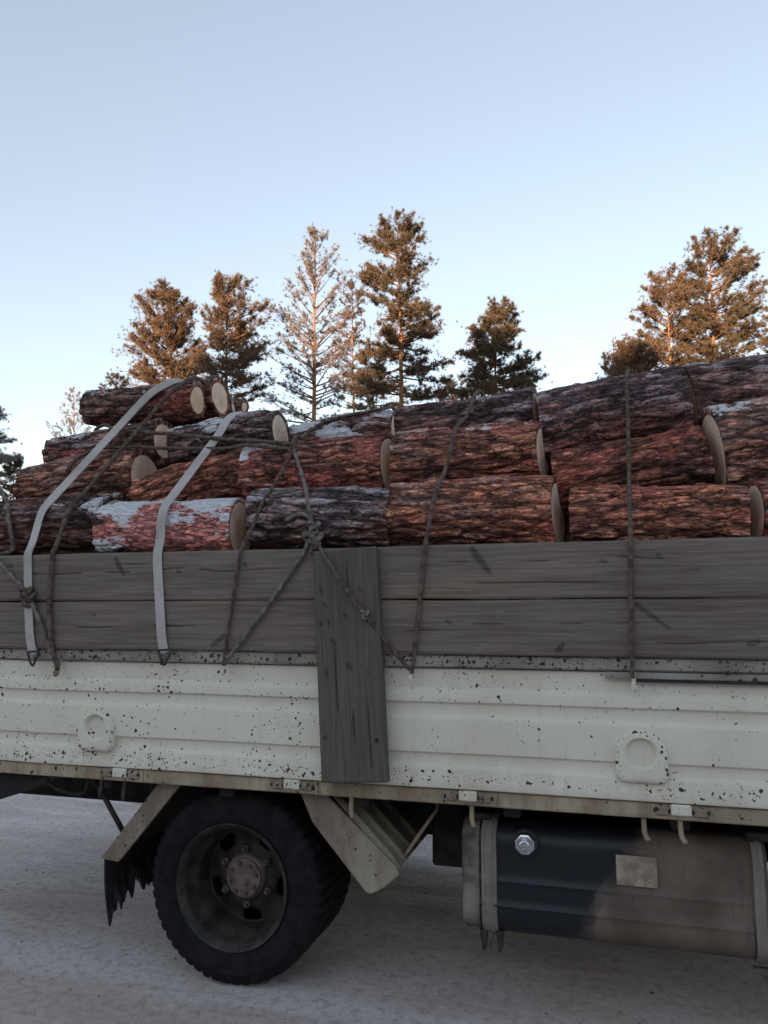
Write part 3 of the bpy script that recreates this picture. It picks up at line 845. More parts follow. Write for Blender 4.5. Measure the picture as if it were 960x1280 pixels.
def panel_hook(x, z, mat='paint'):
    pts = spline([(x, -0.012, z + 0.035), (x, -0.022, z + 0.02), (x, -0.030, z - 0.012), (x + 0.002, -0.045, z - 0.022), (x + 0.003, -0.052, z - 0.006)], 4)
    o = MB().tube(pts, 0.0075, 8).build('rope_hook', M[mat], panel, True); set_edge(o, np.full(len(o.data.vertices), 0.6))
for x, z in ((-2.150, 1.170), (-1.404, 1.192), (-0.676, 1.186), (0.069, 1.172)): panel_hook(x, z, 'rail' if x < -2 else 'paint')

# wooden side boards
def plank(name, x0, x1, z0, z1, y0, th, knots, seed, mat, vertical=False, nx=960, nz=50, parent=truck, split=None):
    us = np.linspace(0, 1, nx); ws = np.linspace(0, 1, nz)
    U, W = np.meshgrid(us, ws, indexing='ij'); U = U.ravel(); W = W.ravel()
    X = x0 + (x1 - x0) * U; Z = z0 + (z1 - z0) * W
    p = np.stack([X * (14 if vertical else 1.3), np.full_like(X, seed * 3.1), Z * (1.3 if vertical else 14)], 1)
    grain = fbm(p * np.array([1, 1, 2.2]) if not vertical else p * np.array([2.2, 1, 1]), 5, seed)
    edge = np.minimum(np.minimum(W, 1 - W) * (z1 - z0), np.minimum(U, 1 - U) * (x1 - x0))
    if vertical: edge = np.minimum(edge, np.minimum(U, 1 - U) * (x1 - x0))
    Y = y0 - (grain - 0.5) * 0.006 + 0.006 * (1 - sstep(0, 0.007, edge))
    k = np.zeros_like(X)
    for (ax, az, bx, bz, w) in knots:
        d = np.array([bx - ax, bz - az]); L2 = max(d @ d, 1e-9)
        t = np.clip(((X - ax) * d[0] + (Z - az) * d[1]) / L2, 0, 1)
        dist = np.hypot(X - ax - t * d[0], Z - az - t * d[1])
        ww = w * (1.15 - 0.75 * np.abs(t - 0.35)) * (0.75 + 0.5 * vnoise(p * 5, seed + 2))
        k = np.maximum(k, (1 - sstep(ww * 0.45, ww * 1.05, dist)) * 0.85)
    # drying checks
    for a, (zz, lo, hi) in enumerate(split or []):
        wav = (vnoise(np.stack([(Z if vertical else X) * 5, np.full_like(X, a * 3.3), np.zeros_like(X)], 1), seed) - 0.5) * 0.022
        along = (Z if vertical else X); across = (X if vertical else Z)
        fade = sstep(lo, lo + 0.15 * (hi - lo), along) * (1 - sstep(hi - 0.3 * (hi - lo), hi, along))
        c = (1 - sstep(0.0005, 0.005, np.abs(across - zz - wav))) * fade * sstep(0.3, 0.55, vnoise(np.stack([along * 9, across * 0, across * 0 + a], 1), seed + 5))
        Y += c * 0.006; k = np.maximum(k, c * 0.5)
    # the sawn edges are not quite straight
    Zs = Z + (W > 0.999) * (fbm(np.stack([X * 2, X * 0, X * 0 + seed], 1), 3, seed) - 0.5) * 0.010 + (W < 0.001) * (fbm(np.stack([X * 3, X * 0, X * 0 + seed], 1), 4, seed + 4) - 0.5) * 0.010
    front = np.stack([X, Y, Zs], 1)
    n = nx * nz; i = np.arange(n).reshape(nx, nz)
    loop = np.concatenate([i[:, 0], i[-1, 1:], i[-2::-1, -1], i[0, -2:0:-1]])
    back = front[loop].copy(); back[:, 1] = y0 + th
    V = np.vstack([front, back])
    F = [tuple(map(int, q)) for q in np.stack([i[:-1, :-1].ravel(), i[1:, :-1].ravel(), i[1:, 1:].ravel(), i[:-1, 1:].ravel()], 1)]
    m = len(loop); F += [(int(loop[a]), n + a, n + (a + 1) % m, int(loop[(a + 1) % m])) for a in range(m)]
    F.append(tuple(range(n, n + m)))
    me = mesh_from(V, F); set_attr(me, 'knot', np.concatenate([k, np.zeros(m)]))
    o = obj(name, me, mat, parent)
    me.polygons.foreach_set('use_smooth', np.ones(len(me.polygons), dtype=bool)); me.set_sharp_from_angle(angle=math.radians(50))
    return o
plank('plank', XL, XR, 1.4445, 1.636, -0.032, 0.038,
      [(-0.454, 1.620, -0.394, 1.535, 0.016), (-1.900, 1.612, -1.860, 1.550, 0.014), (-2.42, 1.60, -2.40, 1.585, 0.008), (-1.33, 1.585, -1.32, 1.575, 0.008), (0.16, 1.585, 0.17, 1.575, 0.010),
       (-0.02, 1.57, 0.0, 1.565, 0.009), (-1.62, 1.56, -1.60, 1.55, 0.007)], 11, M['plank'],
      split=[(1.560, -2.45, -1.05), (1.578, -0.6, 0.35), (1.585, -2.1, -1.7), (1.50, -0.5, 0.1), (1.535, 0.2, 1.0)])
plank('plank', XL, XR, 1.2535, 1.4425, -0.030, 0.036,
      [(0.086, 1.425, 0.184, 1.348, 0.011), (-1.455, 1.275, -1.40, 1.315, 0.014), (-0.17, 1.272, -0.15, 1.295, 0.011), (-2.0, 1.39, -1.98, 1.385, 0.006), (0.42, 1.30, 0.45, 1.31, 0.012), (-0.55, 1.37, -0.53, 1.36, 0.006)],
      12, M['plank'], split=[(1.345, -2.3, -1.35), (1.33, -0.75, -0.2), (1.36, -0.5, 0.1), (1.30, 0.1, 0.7)])
pl = plank('upright_plank', -0.121, 0.121, -0.41, 0.41, -0.020, 0.036,
      [(-0.095, 0.27, -0.09, 0.255, 0.008), (-0.080, 0.215, -0.075, 0.200, 0.008), (-0.07, 0.155, -0.068, 0.135, 0.007), (-0.06, 0.085, -0.045, 0.07, 0.008), (0.0, -0.005, 0.01, -0.018, 0.016),
       (0.055, 0.265, 0.058, 0.25, 0.008), (0.075, 0.155, 0.078, 0.14, 0.007), (0.07, -0.03, 0.072, -0.035, 0.007), (-0.085, -0.02, -0.083, -0.045, 0.008), (-0.01, 0.17, 0.0, 0.168, 0.008)],
      13, M['post'], True, 80, 260, split=[(0.004, 0.02, 0.42), (0.012, -0.30, -0.03), (-0.05, -0.2, 0.1), (0.06, -0.38, -0.1)])
pl.location = (-0.894, -0.055, 1.219); pl.rotation_euler = (0, math.radians(-3.0), 0)
for sx, sz in ((-1.0, 1.36), (-0.80, 1.36), (-0.98, 0.96), (-0.79, 0.96)):
    MB().lathe([(0.0001, -0.081), (0.006, -0.080), (0.008, -0.075)], sx, sz, 10).build('nail', M['iron'], truck, True)
MB().box(XL, XR, 0.010, 0.028, 1.36, 1.53, 0.002).build('seam_light_block', M['chassis'], truck)  # hidden board added to stop horizon light showing through the plank seam
for k, x in enumerate((-2.9, 0.9)): MB().box(x - 0.05, x + 0.05, 0.030, 0.06, 0.9, 1.62, 0.004).build('inner_stake', M['chassis'], truck)

# bed, ends and frame
MB().box(XL, XR, 0.0605, 1.94, 0.748, 0.80, 0.003).build('bed_floor', M['chassis'], truck)
set_edge(worn_bar('bed_rail', XL, XR, 1.94, 1.992, 0.742, 0.792, M['rail'], truck, 0.004, 60, 0.0018, 6, 0.2)) if False else worn_bar('bed_rail', XL, XR, 1.942, 1.992, 0.742, 0.792, M['rail'], truck, 0.004, 60, 0.0018, 6, 0.2)
MB().box(XL - 0.04, XL - 0.003, 0.0, 2.0, 0.80, 1.25, 0.006).build('tailgate', M['chassis'], truck)
MB().box(XR + 0.003, XR + 0.06, 0.0, 2.0, 0.80, 2.0, 0.006).build('headboard', M['chassis'], truck)
for x in np.arange(-3.1, 1.1, 0.55): MB().box(x - 0.03, x + 0.03, 0.10, 1.90, 0.690, 0.7465, 0.004).build('cross_member', M['chassis'], truck)
for y in (0.62, 1.32): MB().box(XL, XR + 1.2, y, y + 0.07, 0.50, 0.689, 0.006).build('chassis_rail', M['chassis'], truck)

# wheels
WX, WZ, WR = -1.424, 0.358, 0.360
def wheel(y0, outer=True, sgn=1):
    """dual wheel; y0 is the outer sidewall, sgn says which way inboard lies"""
    w = empty('wheel', (0, 0, 0)); w.parent = truck
    Yc = lambda d: y0 + sgn * d
    n = 208
    prof = [(0.222, 0.024), (0.226, 0.016), (0.240, 0.010), (0.262, 0.003), (0.285, 0.0), (0.305, 0.002), (0.309, 0.0005), (0.314, 0.004), (0.330, 0.010), (0.347, 0.020), (0.3565, 0.032), (0.3600, 0.050), (0.3605, 0.075), (0.354, 0.078), (0.354, 0.086), (0.3605, 0.089),
            (0.3605, 0.116), (0.354, 0.119), (0.354, 0.127), (0.3605, 0.13), (0.3600, 0.155), (0.3565, 0.170), (0.347, 0.182), (0.330, 0.192), (0.285, 0.202), (0.240, 0.192), (0.222, 0.178)]
    v = []
    for r, d in prof:
        for k in range(n):
            a = 2 * math.pi * k / n
            rr = r
            if r > 0.333 and (k % 4 == 0): rr = r - (0.011 if r > 0.35 else 0.007)
            x, z = rr * math.cos(a), rr * math.sin(a)
            if z < -0.345: z = -0.345 - (-(z + 0.345)) * 0.75        # flattened where it carries the load
            v.append((WX + x, Yc(d + (0.004 if z < -0.33 and d < 0.05 else 0) * -1), WZ + z))
    m = len(prof)
    f = [(i * n + k, (i + 1) * n + k, (i + 1) * n + (k + 1) % n, i * n + (k + 1) % n) for i in range(m - 1) for k in range(n)]
    MB().add(v, f).build('tyre', M['rubber'], w, angle=45)
    rim = [(0.223, 0.030), (0.2275, 0.018), (0.2315, 0.012), (0.2335, 0.006), (0.231, 0.003), (0.226, 0.005), (0.221, 0.014), (0.211, 0.022), (0.206, 0.035), (0.203, 0.060), (0.197, 0.080), (0.188, 0.094), (0.184, 0.125), (0.180, 0.185)]
    MB().lathe([(r, Yc(d)) for r, d in rim], WX, WZ, 96).build('rim', M['rim'], w, angle=40)
    if not outer:
        MB().lathe([(0.18, Yc(0.15)), (0.05, Yc(0.152)), (0.0005, Yc(0.152))], WX, WZ, 32).build('disc', M['chassis'], w)
        return
    # dished disc with hand holes
    rr = [0.184, 0.176, 0.166, 0.150, 0.134, 0.126, 0.112, 0.095, 0.07, 0.001]
    dd = [0.172, 0.174, 0.173, 0.170, 0.164, 0.160, 0.152, 0.150, 0.150, 0.150]
    N = 160; v = [(WX + r * math.cos(2 * math.pi * k / N), Yc(d), WZ + r * math.sin(2 * math.pi * k / N)) for r, d in zip(rr, dd) for k in range(N)]
    f = []
    for i in range(len(rr) - 1):
        for k in range(N):
            hole = (k + 12) % 32
            if (i in (2, 3) and hole < 13) or (i == 4 and 2 <= hole < 11) or (i == 1 and 1 <= hole < 12): continue
            f.append((i * N + k, (i + 1) * N + k, (i + 1) * N + (k + 1) % N, i * N + (k + 1) % N))
    MB().add(v, f).build('disc', M['rim'], w, angle=40)
    MB().lathe([(0.088, Yc(0.1500)), (0.086, Yc(0.1340)), (0.080, Yc(0.1270)), (0.074, Yc(0.1260)), (0.073, Yc(0.1170)), (0.070, Yc(0.1140)), (0.030, Yc(0.1140)), (0.027, Yc(0.1110)), (0.0005, Yc(0.1110))], WX, WZ, 48).build('hub', M['hub'], w, angle=35)
    for k in range(8):
        a = 2 * math.pi * (k + 0.3) / 8
        MB().lathe([(0.0075, Yc(0.1160)), (0.0075, Yc(0.1075)), (0.006, Yc(0.1050)), (0.0003, Yc(0.1050))], WX + 0.057 * math.cos(a), WZ + 0.057 * math.sin(a), 6).build('hub_bolt', M['nut'], w)
    for k in range(6):
        a = 2 * math.pi * (k + 0.55) / 6
        MB().lathe([(0.0165, Yc(0.1540)), (0.0165, Yc(0.1340)), (0.013, Yc(0.1310)), (0.009, Yc(0.1300)), (0.009, Yc(0.1200)), (0.0003, Yc(0.1190))], WX + 0.105 * math.cos(a), WZ + 0.105 * math.sin(a), 6).build('wheel_nut', M['nut'], w)
wheel(0.098); wheel(0.325, False); wheel(1.902, True, -1); wheel(1.675, False, -1)
MB().tube([(WX, 0.30, WZ), (WX, 0.8, WZ), (WX, 0.9, WZ), (WX, 1.1, WZ), (WX, 1.2, WZ), (WX, 1.7, WZ)], [0.06, 0.065, 0.15, 0.15, 0.065, 0.06], 20).build('axle', M['chassis'], truck, True)
MB().tube([(WX + 0.1, 1.0, 0.40), (0.9, 0.98, 0.55)], 0.045, 14).build('prop_shaft', M['chassis'], truck, True)
for y in (0.60, 1.34):
    mb = MB()
    for k in range(6):
        hl = 0.62 - 0.08 * k
        pts = [(WX + hl * t, y + 0.04, 0.44 + 0.013 * (5 - k) + 0.10 * (hl * t / 0.62) ** 2) for t in np.linspace(-1, 1, 9)]
        mb.tube(pts, 0.011, 6)
    mb.build('leaf_spring', M['chassis'], truck, True)

# mudguards
fl = MB().prism([(-1.726, 0.7405), (-1.629, 0.7405), (-1.905, 0.418), (-1.985, 0.424)][::-1], 0.078, 0.096)
set_edge(fl.build('mudguard_flange', M['fender'], truck), np.array([0.2] * 8))
def sheet(name, a, b, y0, y1, th, mat, beads=()):
    """a pressed sheet between the X,Z points a and b, running in to y1, with raised beads"""
    a = np.array(a); b = np.array(b); d = (b - a); L = np.linalg.norm(d); d /= L; nrm = np.array([-d[1], d[0]])
    if nrm[0] * (1 if a[0] > WX else -1) < 0: nrm = -nrm
    ys = np.linspace(y0, y1, 60); ts = np.linspace(0, 1, 10); V = []
    for t in ts:
        for y in ys:
            h = sum(0.013 * math.exp(-((y - q) / 0.011) ** 2) for q in beads) * (1 if 0.05 < t < 0.95 else 0.2)
            q = a + d * L * t + nrm * h; V.append((q[0], y, q[1]))
    n = len(ys); F = [(i * n + k, (i + 1) * n + k, (i + 1) * n + k + 1, i * n + k + 1) for i in range(len(ts) - 1) for k in range(n - 1)]
    m = len(V); V2 = [(x - nrm[0] * th, y, z - nrm[1] * th) for x, y, z in V]
    F2 = [tuple(m + k for k in q[::-1]) for q in F]
    e = [0 * n + k for k in range(n)] + [i * n + n - 1 for i in range(1, len(ts))] + [(len(ts) - 1) * n + k for k in range(n - 2, -1, -1)] + [i * n for i in range(len(ts) - 2, 0, -1)]
    F3 = [(e[k], e[(k + 1) % len(e)], m + e[(k + 1) % len(e)], m + e[k]) for k in range(len(e))]
    return set_edge(MB().add(V + V2, F + F2 + F3).build(name, mat, truck, angle=60))
sheet('mudguard_sheet', (-1.700, 0.739), (-1.968, 0.424), 0.0965, 0.56, 0.006, M['flap'])
fr = MB().prism([(-1.139, 0.7405), (-1.028, 0.7405), (-1.011, 0.712), (-0.762, 0.497), (-0.752, 0.470), (-0.800, 0.428), (-0.853, 0.397), (-0.874, 0.399), (-1.085, 0.628)][::-1], 0.076, 0.094)
o = fr.build('mudguard_flange', M['fender'], truck); set_edge(o, np.full(len(o.data.vertices), 0.25))
mod = o.modifiers.new('bevel', 'BEVEL'); mod.width = 0.006; mod.segments = 3
sheet('mudguard_sheet', (-1.022, 0.739), (-0.757, 0.485), 0.0945, 0.56, 0.006, M['fender'], (0.115, 0.20, 0.31, 0.44))
sheet('mudguard_sheet', (-0.757, 0.485), (-0.862, 0.402), 0.0945, 0.56, 0.006, M['fender'])
def torn_flap():
    rng = np.random.default_rng(8)
    n = 56; ys = np.linspace(0.088, 0.57, n); V = []
    tooth = [0.0] * n
    for k in range(n):
        ph = (k * 0.135 + 0.2 * math.sin(k * 0.7)) % 1.0
        tooth[k] = 0.085 * abs(ph * 2 - 1) * (0.5 + rng.random()) + 0.02 * rng.random()
    bottom = 0.190 + np.array(tooth) + 0.018 * np.linspace(0, 1, n)
    bottom[:3] = [0.205, 0.165, 0.178]
    rows = 9
    for r in range(rows):
        t = r / (rows - 1)
        for k, y in enumerate(ys):
            z = 0.432 + (bottom[k] - 0.432) * t
            x = -1.985 + 0.045 * t ** 1.4 + 0.012 * math.sin(9 * y + 3 * t) - 0.012 * math.sin(math.pi * t)
            V.append((x, y, z))
    F = [(i * n + k, i * n + k + 1, (i + 1) * n + k + 1, (i + 1) * n + k) for i in range(rows - 1) for k in range(n - 1)]
    m = len(V); V += [(x + 0.007, y, z) for x, y, z in V]
    F += [tuple(m + q for q in f[::-1]) for f in F]
    e = list(range(n)) + [i * n + n - 1 for i in range(1, rows)] + [(rows - 1) * n + k for k in range(n - 2, -1, -1)] + [i * n for i in range(rows - 2, 0, -1)]
    F += [(e[k], e[(k + 1) % len(e)], m + e[(k + 1) % len(e)], m + e[k]) for k in range(len(e))]
    o = MB().add(V, F).build('mud_flap', M['flap'], truck, angle=50); o['label'] = 'black rubber mud flap torn to a ragged edge'
torn_flap()
MB().tube([(-2.101, 0.14, 0.745), (-1.931, 0.14, 0.515)], 0.011, 8).build('mudguard_brace', M['iron'], truck, True)
MB().tube([(-0.655, 0.3, 0.745), (-0.66, 0.3, 0.65), (-0.800, 0.2, 0.452)], 0.007, 8).build('mudguard_brace', M['rail'], truck, True).data
for o in [q for q in truck.children if q.name.startswith('mudguard_brace')]: set_edge(o)
MB().tube(spline([(-2.241, 0.05, 0.745), (-2.235, 0.05, 0.712), (-2.208, 0.05, 0.693), (-2.153, 0.05, 0.676), (-2.087, 0.05, 0.670), (-2.054, 0.055, 0.685), (-2.040, 0.06, 0.745)], 6), 0.008, 8).build('brake_hose', M['flap'], truck, True)
MB().prism([(-3.2, 0.742), (-2.27, 0.742), (-2.27, 0.720), (-2.493, 0.631), (-2.737, 0.540), (-3.2, 0.500)][::-1], 0.07, 0.55).build('tail_bracket', M['flap'], truck)
MB().box(-1.86, -1.80, 0.5, 0.58, 0.62, 0.745, 0.006).build('spring_hanger', M['chassis'], truck)

# fuel tank
def tank_ring(x, g=0.0):
    y0, y1, z0, z1, r = 0.118 - g, 0.56 + g, 0.288 - g, 0.664 + g, 0.075 + g
    pts = []
    for cy, cz, a0 in ((y0 + r, z0 + r, math.pi), (y1 - r, z0 + r, 1.5 * math.pi), (y1 - r, z1 - r, 0), (y0 + r, z1 - r, 0.5 * math.pi)):
        for k in range(7):
            a = a0 + k * math.pi / 12
            pts.append((x, cy + r * math.cos(a), cz + r * math.sin(a)))
    return pts
def loft(rings, name, mat, parent, caps=True, angle=35):
    n = len(rings[0]); v = [q for r in rings for q in r]
    f = [(i * n + k, i * n + (k + 1) % n, (i + 1) * n + (k + 1) % n, (i + 1) * n + k) for i in range(len(rings) - 1) for k in range(n)]
    if caps: f += [tuple(range(n))[::-1], tuple((len(rings) - 1) * n + k for k in range(n))]
    o = MB().add(v, f).build(name, mat, parent, angle=angle)
    return o
def tank_dent(ring):
    """two pressed swages along the outer face"""
    out = []
    for x, y, z in ring: out.append((x, y, z))
    return out
def tank_body():
    xs = list(np.linspace(-0.47, 0.405, 40)); ring0 = tank_ring(0)
    # finer front face: resample the ring so the swages can be pressed in
    P = np.array([(y, z) for _, y, z in ring0]); P = np.vstack([P, P[:1]])
    L = np.concatenate([[0], np.cumsum(np.linalg.norm(np.diff(P, axis=0), axis=1))])
    s = np.linspace(0, L[-1], 150, endpoint=False); yy = np.interp(s, L, P[:, 0]); zz = np.interp(s, L, P[:, 1])
    rings = []
    for x in xs:
        front = sstep(0.26, 0.20, yy) if False else (yy < 0.22).astype(float)
        h = 0.0
        for zc, w, d in ((0.478, 0.007, 0.006), (0.398, 0.007, 0.007)):
            h = h + d * np.exp(-((zz - zc) / w) ** 2)
        lower = 0.006 * sstep(0.47, 0.40, zz) if False else 0.005 * (zz < 0.478) + 0.005 * (zz < 0.398)
        y = yy - front * (h + lower * 0.8) + (vnoise(np.stack([zz * 9, np.full_like(zz, x * 6), zz * 0], 1), 5) - 0.5) * 0.006
        rings.append([(x, a, b) for a, b in zip(y, zz)])
    o = loft(rings, 'fuel_tank', M['tank'], truck)
    return o
tank = tank_body(); tank['label'] = 'dusty fuel tank with a dark fuel stain below its cap'
loft([tank_ring(-0.535, -0.03), tank_ring(-0.532, -0.008), tank_ring(-0.522, 0.0), tank_ring(-0.4705, 0.0)], 'tank_end', M['tankend'], tank)
loft([tank_ring(0.4055, 0.0), tank_ring(0.448, 0.0), tank_ring(0.458, -0.01), tank_ring(0.461, -0.04)], 'tank_end', M['tank'], tank)
for x0, x1 in ((-0.462, -0.408), (0.412, 0.445)):
    loft([tank_ring(x0, 0.001), tank_ring(x0 + 0.001, 0.011), tank_ring(x0 + 0.012, 0.012), tank_ring(x0 + 0.016, 0.016), tank_ring(x1 - 0.016, 0.016), tank_ring(x1 - 0.012, 0.012), tank_ring(x1 - 0.001, 0.011), tank_ring(x1, 0.001)], 'tank_strap', M['tankstrap'], tank)
MB().tube([(-0.435, 0.122, 0.30), (-0.435, 0.118, 0.245)], 0.005, 8).build('strap_bolt', M['nut'], tank, True)
for x in (-0.462, -0.405): MB().prism([(x - 0.012, 0.30), (x + 0.014, 0.30), (x + 0.006, 0.235), (x - 0.004, 0.232)][::-1], 0.13, 0.17).build('strap_lug', M['iron'], tank)
def filler_cap():
    cx, cz = -0.305, 0.612
    MB().lathe([(0.040, 0.119), (0.040, 0.104), (0.038, 0.100), (0.036, 0.098), (0.036, 0.078)], cx, cz, 24).build('filler_neck', M['nut'], tank, angle=40)
    c = MB().lathe([(0.036, 0.097), (0.038, 0.092), (0.038, 0.076), (0.034, 0.070), (0.029, 0.068), (0.027, 0.071), (0.021, 0.072), (0.0195, 0.066), (0.018, 0.058), (0.014, 0.055), (0.0003, 0.055)], cx, cz, 8, math.pi / 8).build('filler_cap', M['chrome'], tank, angle=30)
    MB().box(cx - 0.020, cx + 0.020, 0.050, 0.0545, cz - 0.004, cz + 0.004, 0.002).build('cap_grip', M['chrome'], tank)
filler_cap()
MB().box(-0.008, 0.122, 0.1095, 0.1115, 0.498, 0.594, 0.001).build('maker_plate', M['sticker'], tank)
MB().box(0.40, 0.47, 0.14, 0.5, 0.66, 0.69, 0.005).build('tank_bracket', M['chassis'], truck)
MB().box(-0.50, -0.43, 0.14, 0.62, 0.665, 0.69, 0.005).build('tank_bracket', M['chassis'], truck)
MB().prism([(0.40, 0.275), (0.47, 0.275), (0.50, 0.20), (0.46, 0.215), (0.42, 0.255)][::-1], 0.14, 0.16).build('strap_lug', M['nut'], tank)
MB().box(-0.74, -0.60, 0.56, 0.62, 0.36, 0.68, 0.01).build('air_tank_bracket', M['chassis'], truck)
MB().tube([(-0.62, 0.80, 0.52), (-0.60, 0.80, 0.52), (0.35, 0.80, 0.52), (0.37, 0.80, 0.52)], [0.08, 0.12, 0.12, 0.08], 20).build('air_tank', M['chassis'], truck, True)
MB().box(-1.04, 1.1, 1.40, 1.90, 0.24, 0.70, 0.02).build('far_light_block', M['chassis'], truck)  # unseen box added on the far side to block light under the truck
MB().box(0.55, 1.1, 0.16, 0.56, 0.30, 0.68, 0.02).build('battery_box', M['chassis'], truck)
MB().tube([(0.9, 0.95, 0.45), (1.6, 0.95, 0.52), (2.3, 0.95, 0.55)], [0.16, 0.22, 0.24], 16).build('gearbox', M['chassis'], truck, True)

# ------------------------------------------------------------------ the logs
# each: left end centre, right end centre, left radius, right radius (metres)
LOGS = {
    'B1': ((-2.936,0.225,1.767),(-2.093,0.225,1.788),0.135,0.135),
    'B2': ((-2.051,0.118,1.746),(-1.430,0.135,1.736),0.118,0.135),
    'B3': ((-1.358,0.135,1.766),(-0.778,0.135,1.744),0.125,0.125),
    'B4': ((-0.781,0.155,1.762),(-0.164,0.165,1.748),0.135,0.145),
    'B5': ((-0.116,0.130,1.718),(0.455,0.125,1.708),0.120,0.115),
    'B6': ((0.483,0.150,1.721),(1.056,0.150,1.730),0.130,0.130),
    'S1': ((-2.667,0.355,1.974),(-2.041,0.360,2.027),0.115,0.120),
    'S2': ((-1.982,0.275,1.894),(-1.456,0.290,1.999),0.105,0.120),
    'S3': ((-1.463,0.280,1.973),(-0.833,0.285,1.984),0.140,0.145),
    'S4': ((-0.810,0.290,1.992),(-0.222,0.280,2.009),0.140,0.130),
    'S5': ((-0.180,0.280,1.890),(0.361,0.285,1.956),0.120,0.125),
    'S6': ((0.384,0.290,1.969),(1.013,0.290,2.010),0.170,0.170),
    'T1': ((-2.628,0.470,2.162),(-2.018,0.475,2.213),0.100,0.105),
    'T2': ((-1.905,0.400,2.142),(-1.384,0.410,2.191),0.100,0.110),
    'T3': ((-1.482,0.615,2.166),(-0.897,0.625,2.201),0.105,0.115),
    'T4': ((-0.837,0.470,2.169),(-0.253,0.470,2.206),0.120,0.120),
    'T5': ((-0.237,0.430,2.125),(0.319,0.440,2.188),0.160,0.170),
    'T6': ((0.332,0.480,2.214),(0.986,0.480,2.260),0.150,0.150),
    'F1': ((-2.471,0.505,2.413),(-1.865,0.505,2.411),0.085,0.085),
    'F2': ((-2.331,0.680,2.444),(-1.840,0.680,2.470),0.100,0.100),
    'F3': ((-2.259,0.830,2.482),(-1.854,0.830,2.450),0.060,0.060),
    'F4': ((-2.223,0.930,2.517),(-1.830,0.930,2.486),0.050,0.050),
}
LABEL = {
    'B1': 'dark furrowed log under the white strap at the tail, lowest of the pile there',
    'B2': 'snow-crusted log with pinkish peeled bark lying on the boards under a white strap',
    'B3': 'frosted blue-grey log lying on the boards behind the rope knot',
    'B4': 'red-brown log on the boards crossed by a rope, pale sawn crescent end showing',
    'B5': 'red-brown log lying lowest on the boards under the single upright rope',
    'B6': 'rusty log lowest in the pile at the headboard end',
    'S1': 'orange-brown log with a pale sawn end, second up under the tail strap',
    'S2': 'red-brown log with dark underside resting above the snow-crusted log',
    'S3': 'dark red log with a peeled patch and white edge below the snowy-topped log',
    'S4': 'red-brown log specked with snow, second up beneath the slanting rope',
    'S5': 'red-brown tilted log between the lowest log and the biggest grey log',
    'S6': 'thick grey-brown log with a snow patch and leaning sawn crescent face',
    'T1': 'frosted grey log with pale sawn end, third up beneath the two level ropes',
    'T2': 'grey frosted log with a round pale sawn end above the second white strap',
    'T3': 'log with a snow-dusted top lying behind the dark red one',
    'T4': 'dark furrowed log lying along the crest where the slanting rope goes over',
    'T5': 'biggest purple-grey log tilted upwards on the crest under the upright rope',
    'T6': 'furrowed grey-purple log highest at the headboard end',
    'F1': 'red-brown log with a sawn end crossing under the tail strap at the very top',
    'F2': 'red log with a tall pale oval sawn end, highest of the pile',
    'F3': 'small log showing a round sawn end beside the tall pale oval',
    'F4': 'thinnest log at the back of the very top, half hidden by the other small one',
}
#          frost snow peel red
STYLE = {'B1': (.30, .06, .10, .35), 'B2': (.50, .46, .75, .6), 'B3': (1.1, .08, .22, .25), 'B4': (.40, .0, .10, .75), 'B5': (.5, .0, .08, .7), 'B6': (.2, .0, .1, .8),
         'S1': (.38, .0, .05, .65), 'S2': (.3, .0, .05, .7), 'S3': (.45, .06, .30, .65), 'S4': (.50, .03, .10, .6), 'S5': (.28, .0, .08, .7), 'S6': (.5, .05, .06, .5),
         'T1': (.7, .05, .05, .4), 'T2': (.7, .08, .05, .4), 'T3': (.8, .28, .12, .5), 'T4': (.6, .02, .08, .4), 'T5': (.75, .0, .05, .22), 'T6': (.75, .0, .05, .25),
         'F1': (.35, .02, .08, .6), 'F2': (.3, .02, .08, .65), 'F3': (.3, 0, 0, .4), 'F4': (.3, 0, 0, .4)}

# no two logs weathered alike
TINT = {'B1': (0.8, 0.78, 0.8), 'B3': (0.92, 0.98, 1.08), 'B4': (1.40, 1.22, 1.12), 'B5': (1.28, 1.12, 1.05), 'B6': (1.15, 0.95, 0.9), 'S1': (1.30, 1.18, 1.05), 'S2': (1.20, 1.02, 0.95), 'S3': (1.12, 0.95, 0.95),
        'S4': (1.25, 1.10, 1.05), 'S5': (1.05, 0.88, 0.85), 'S6': (1.25, 1.18, 1.15), 'T1': (1.08, 1.08, 1.12), 'T2': (1.0, 1.0, 1.05), 'T3': (1.25, 1.15, 1.15), 'T4': (0.95, 0.92, 0.98), 'T5': (0.98, 0.92, 1.02), 'T6': (1.12, 1.05, 1.1),
        'F1': (1.1, 0.95, 0.9), 'F2': (1.25, 1.0, 0.95)}
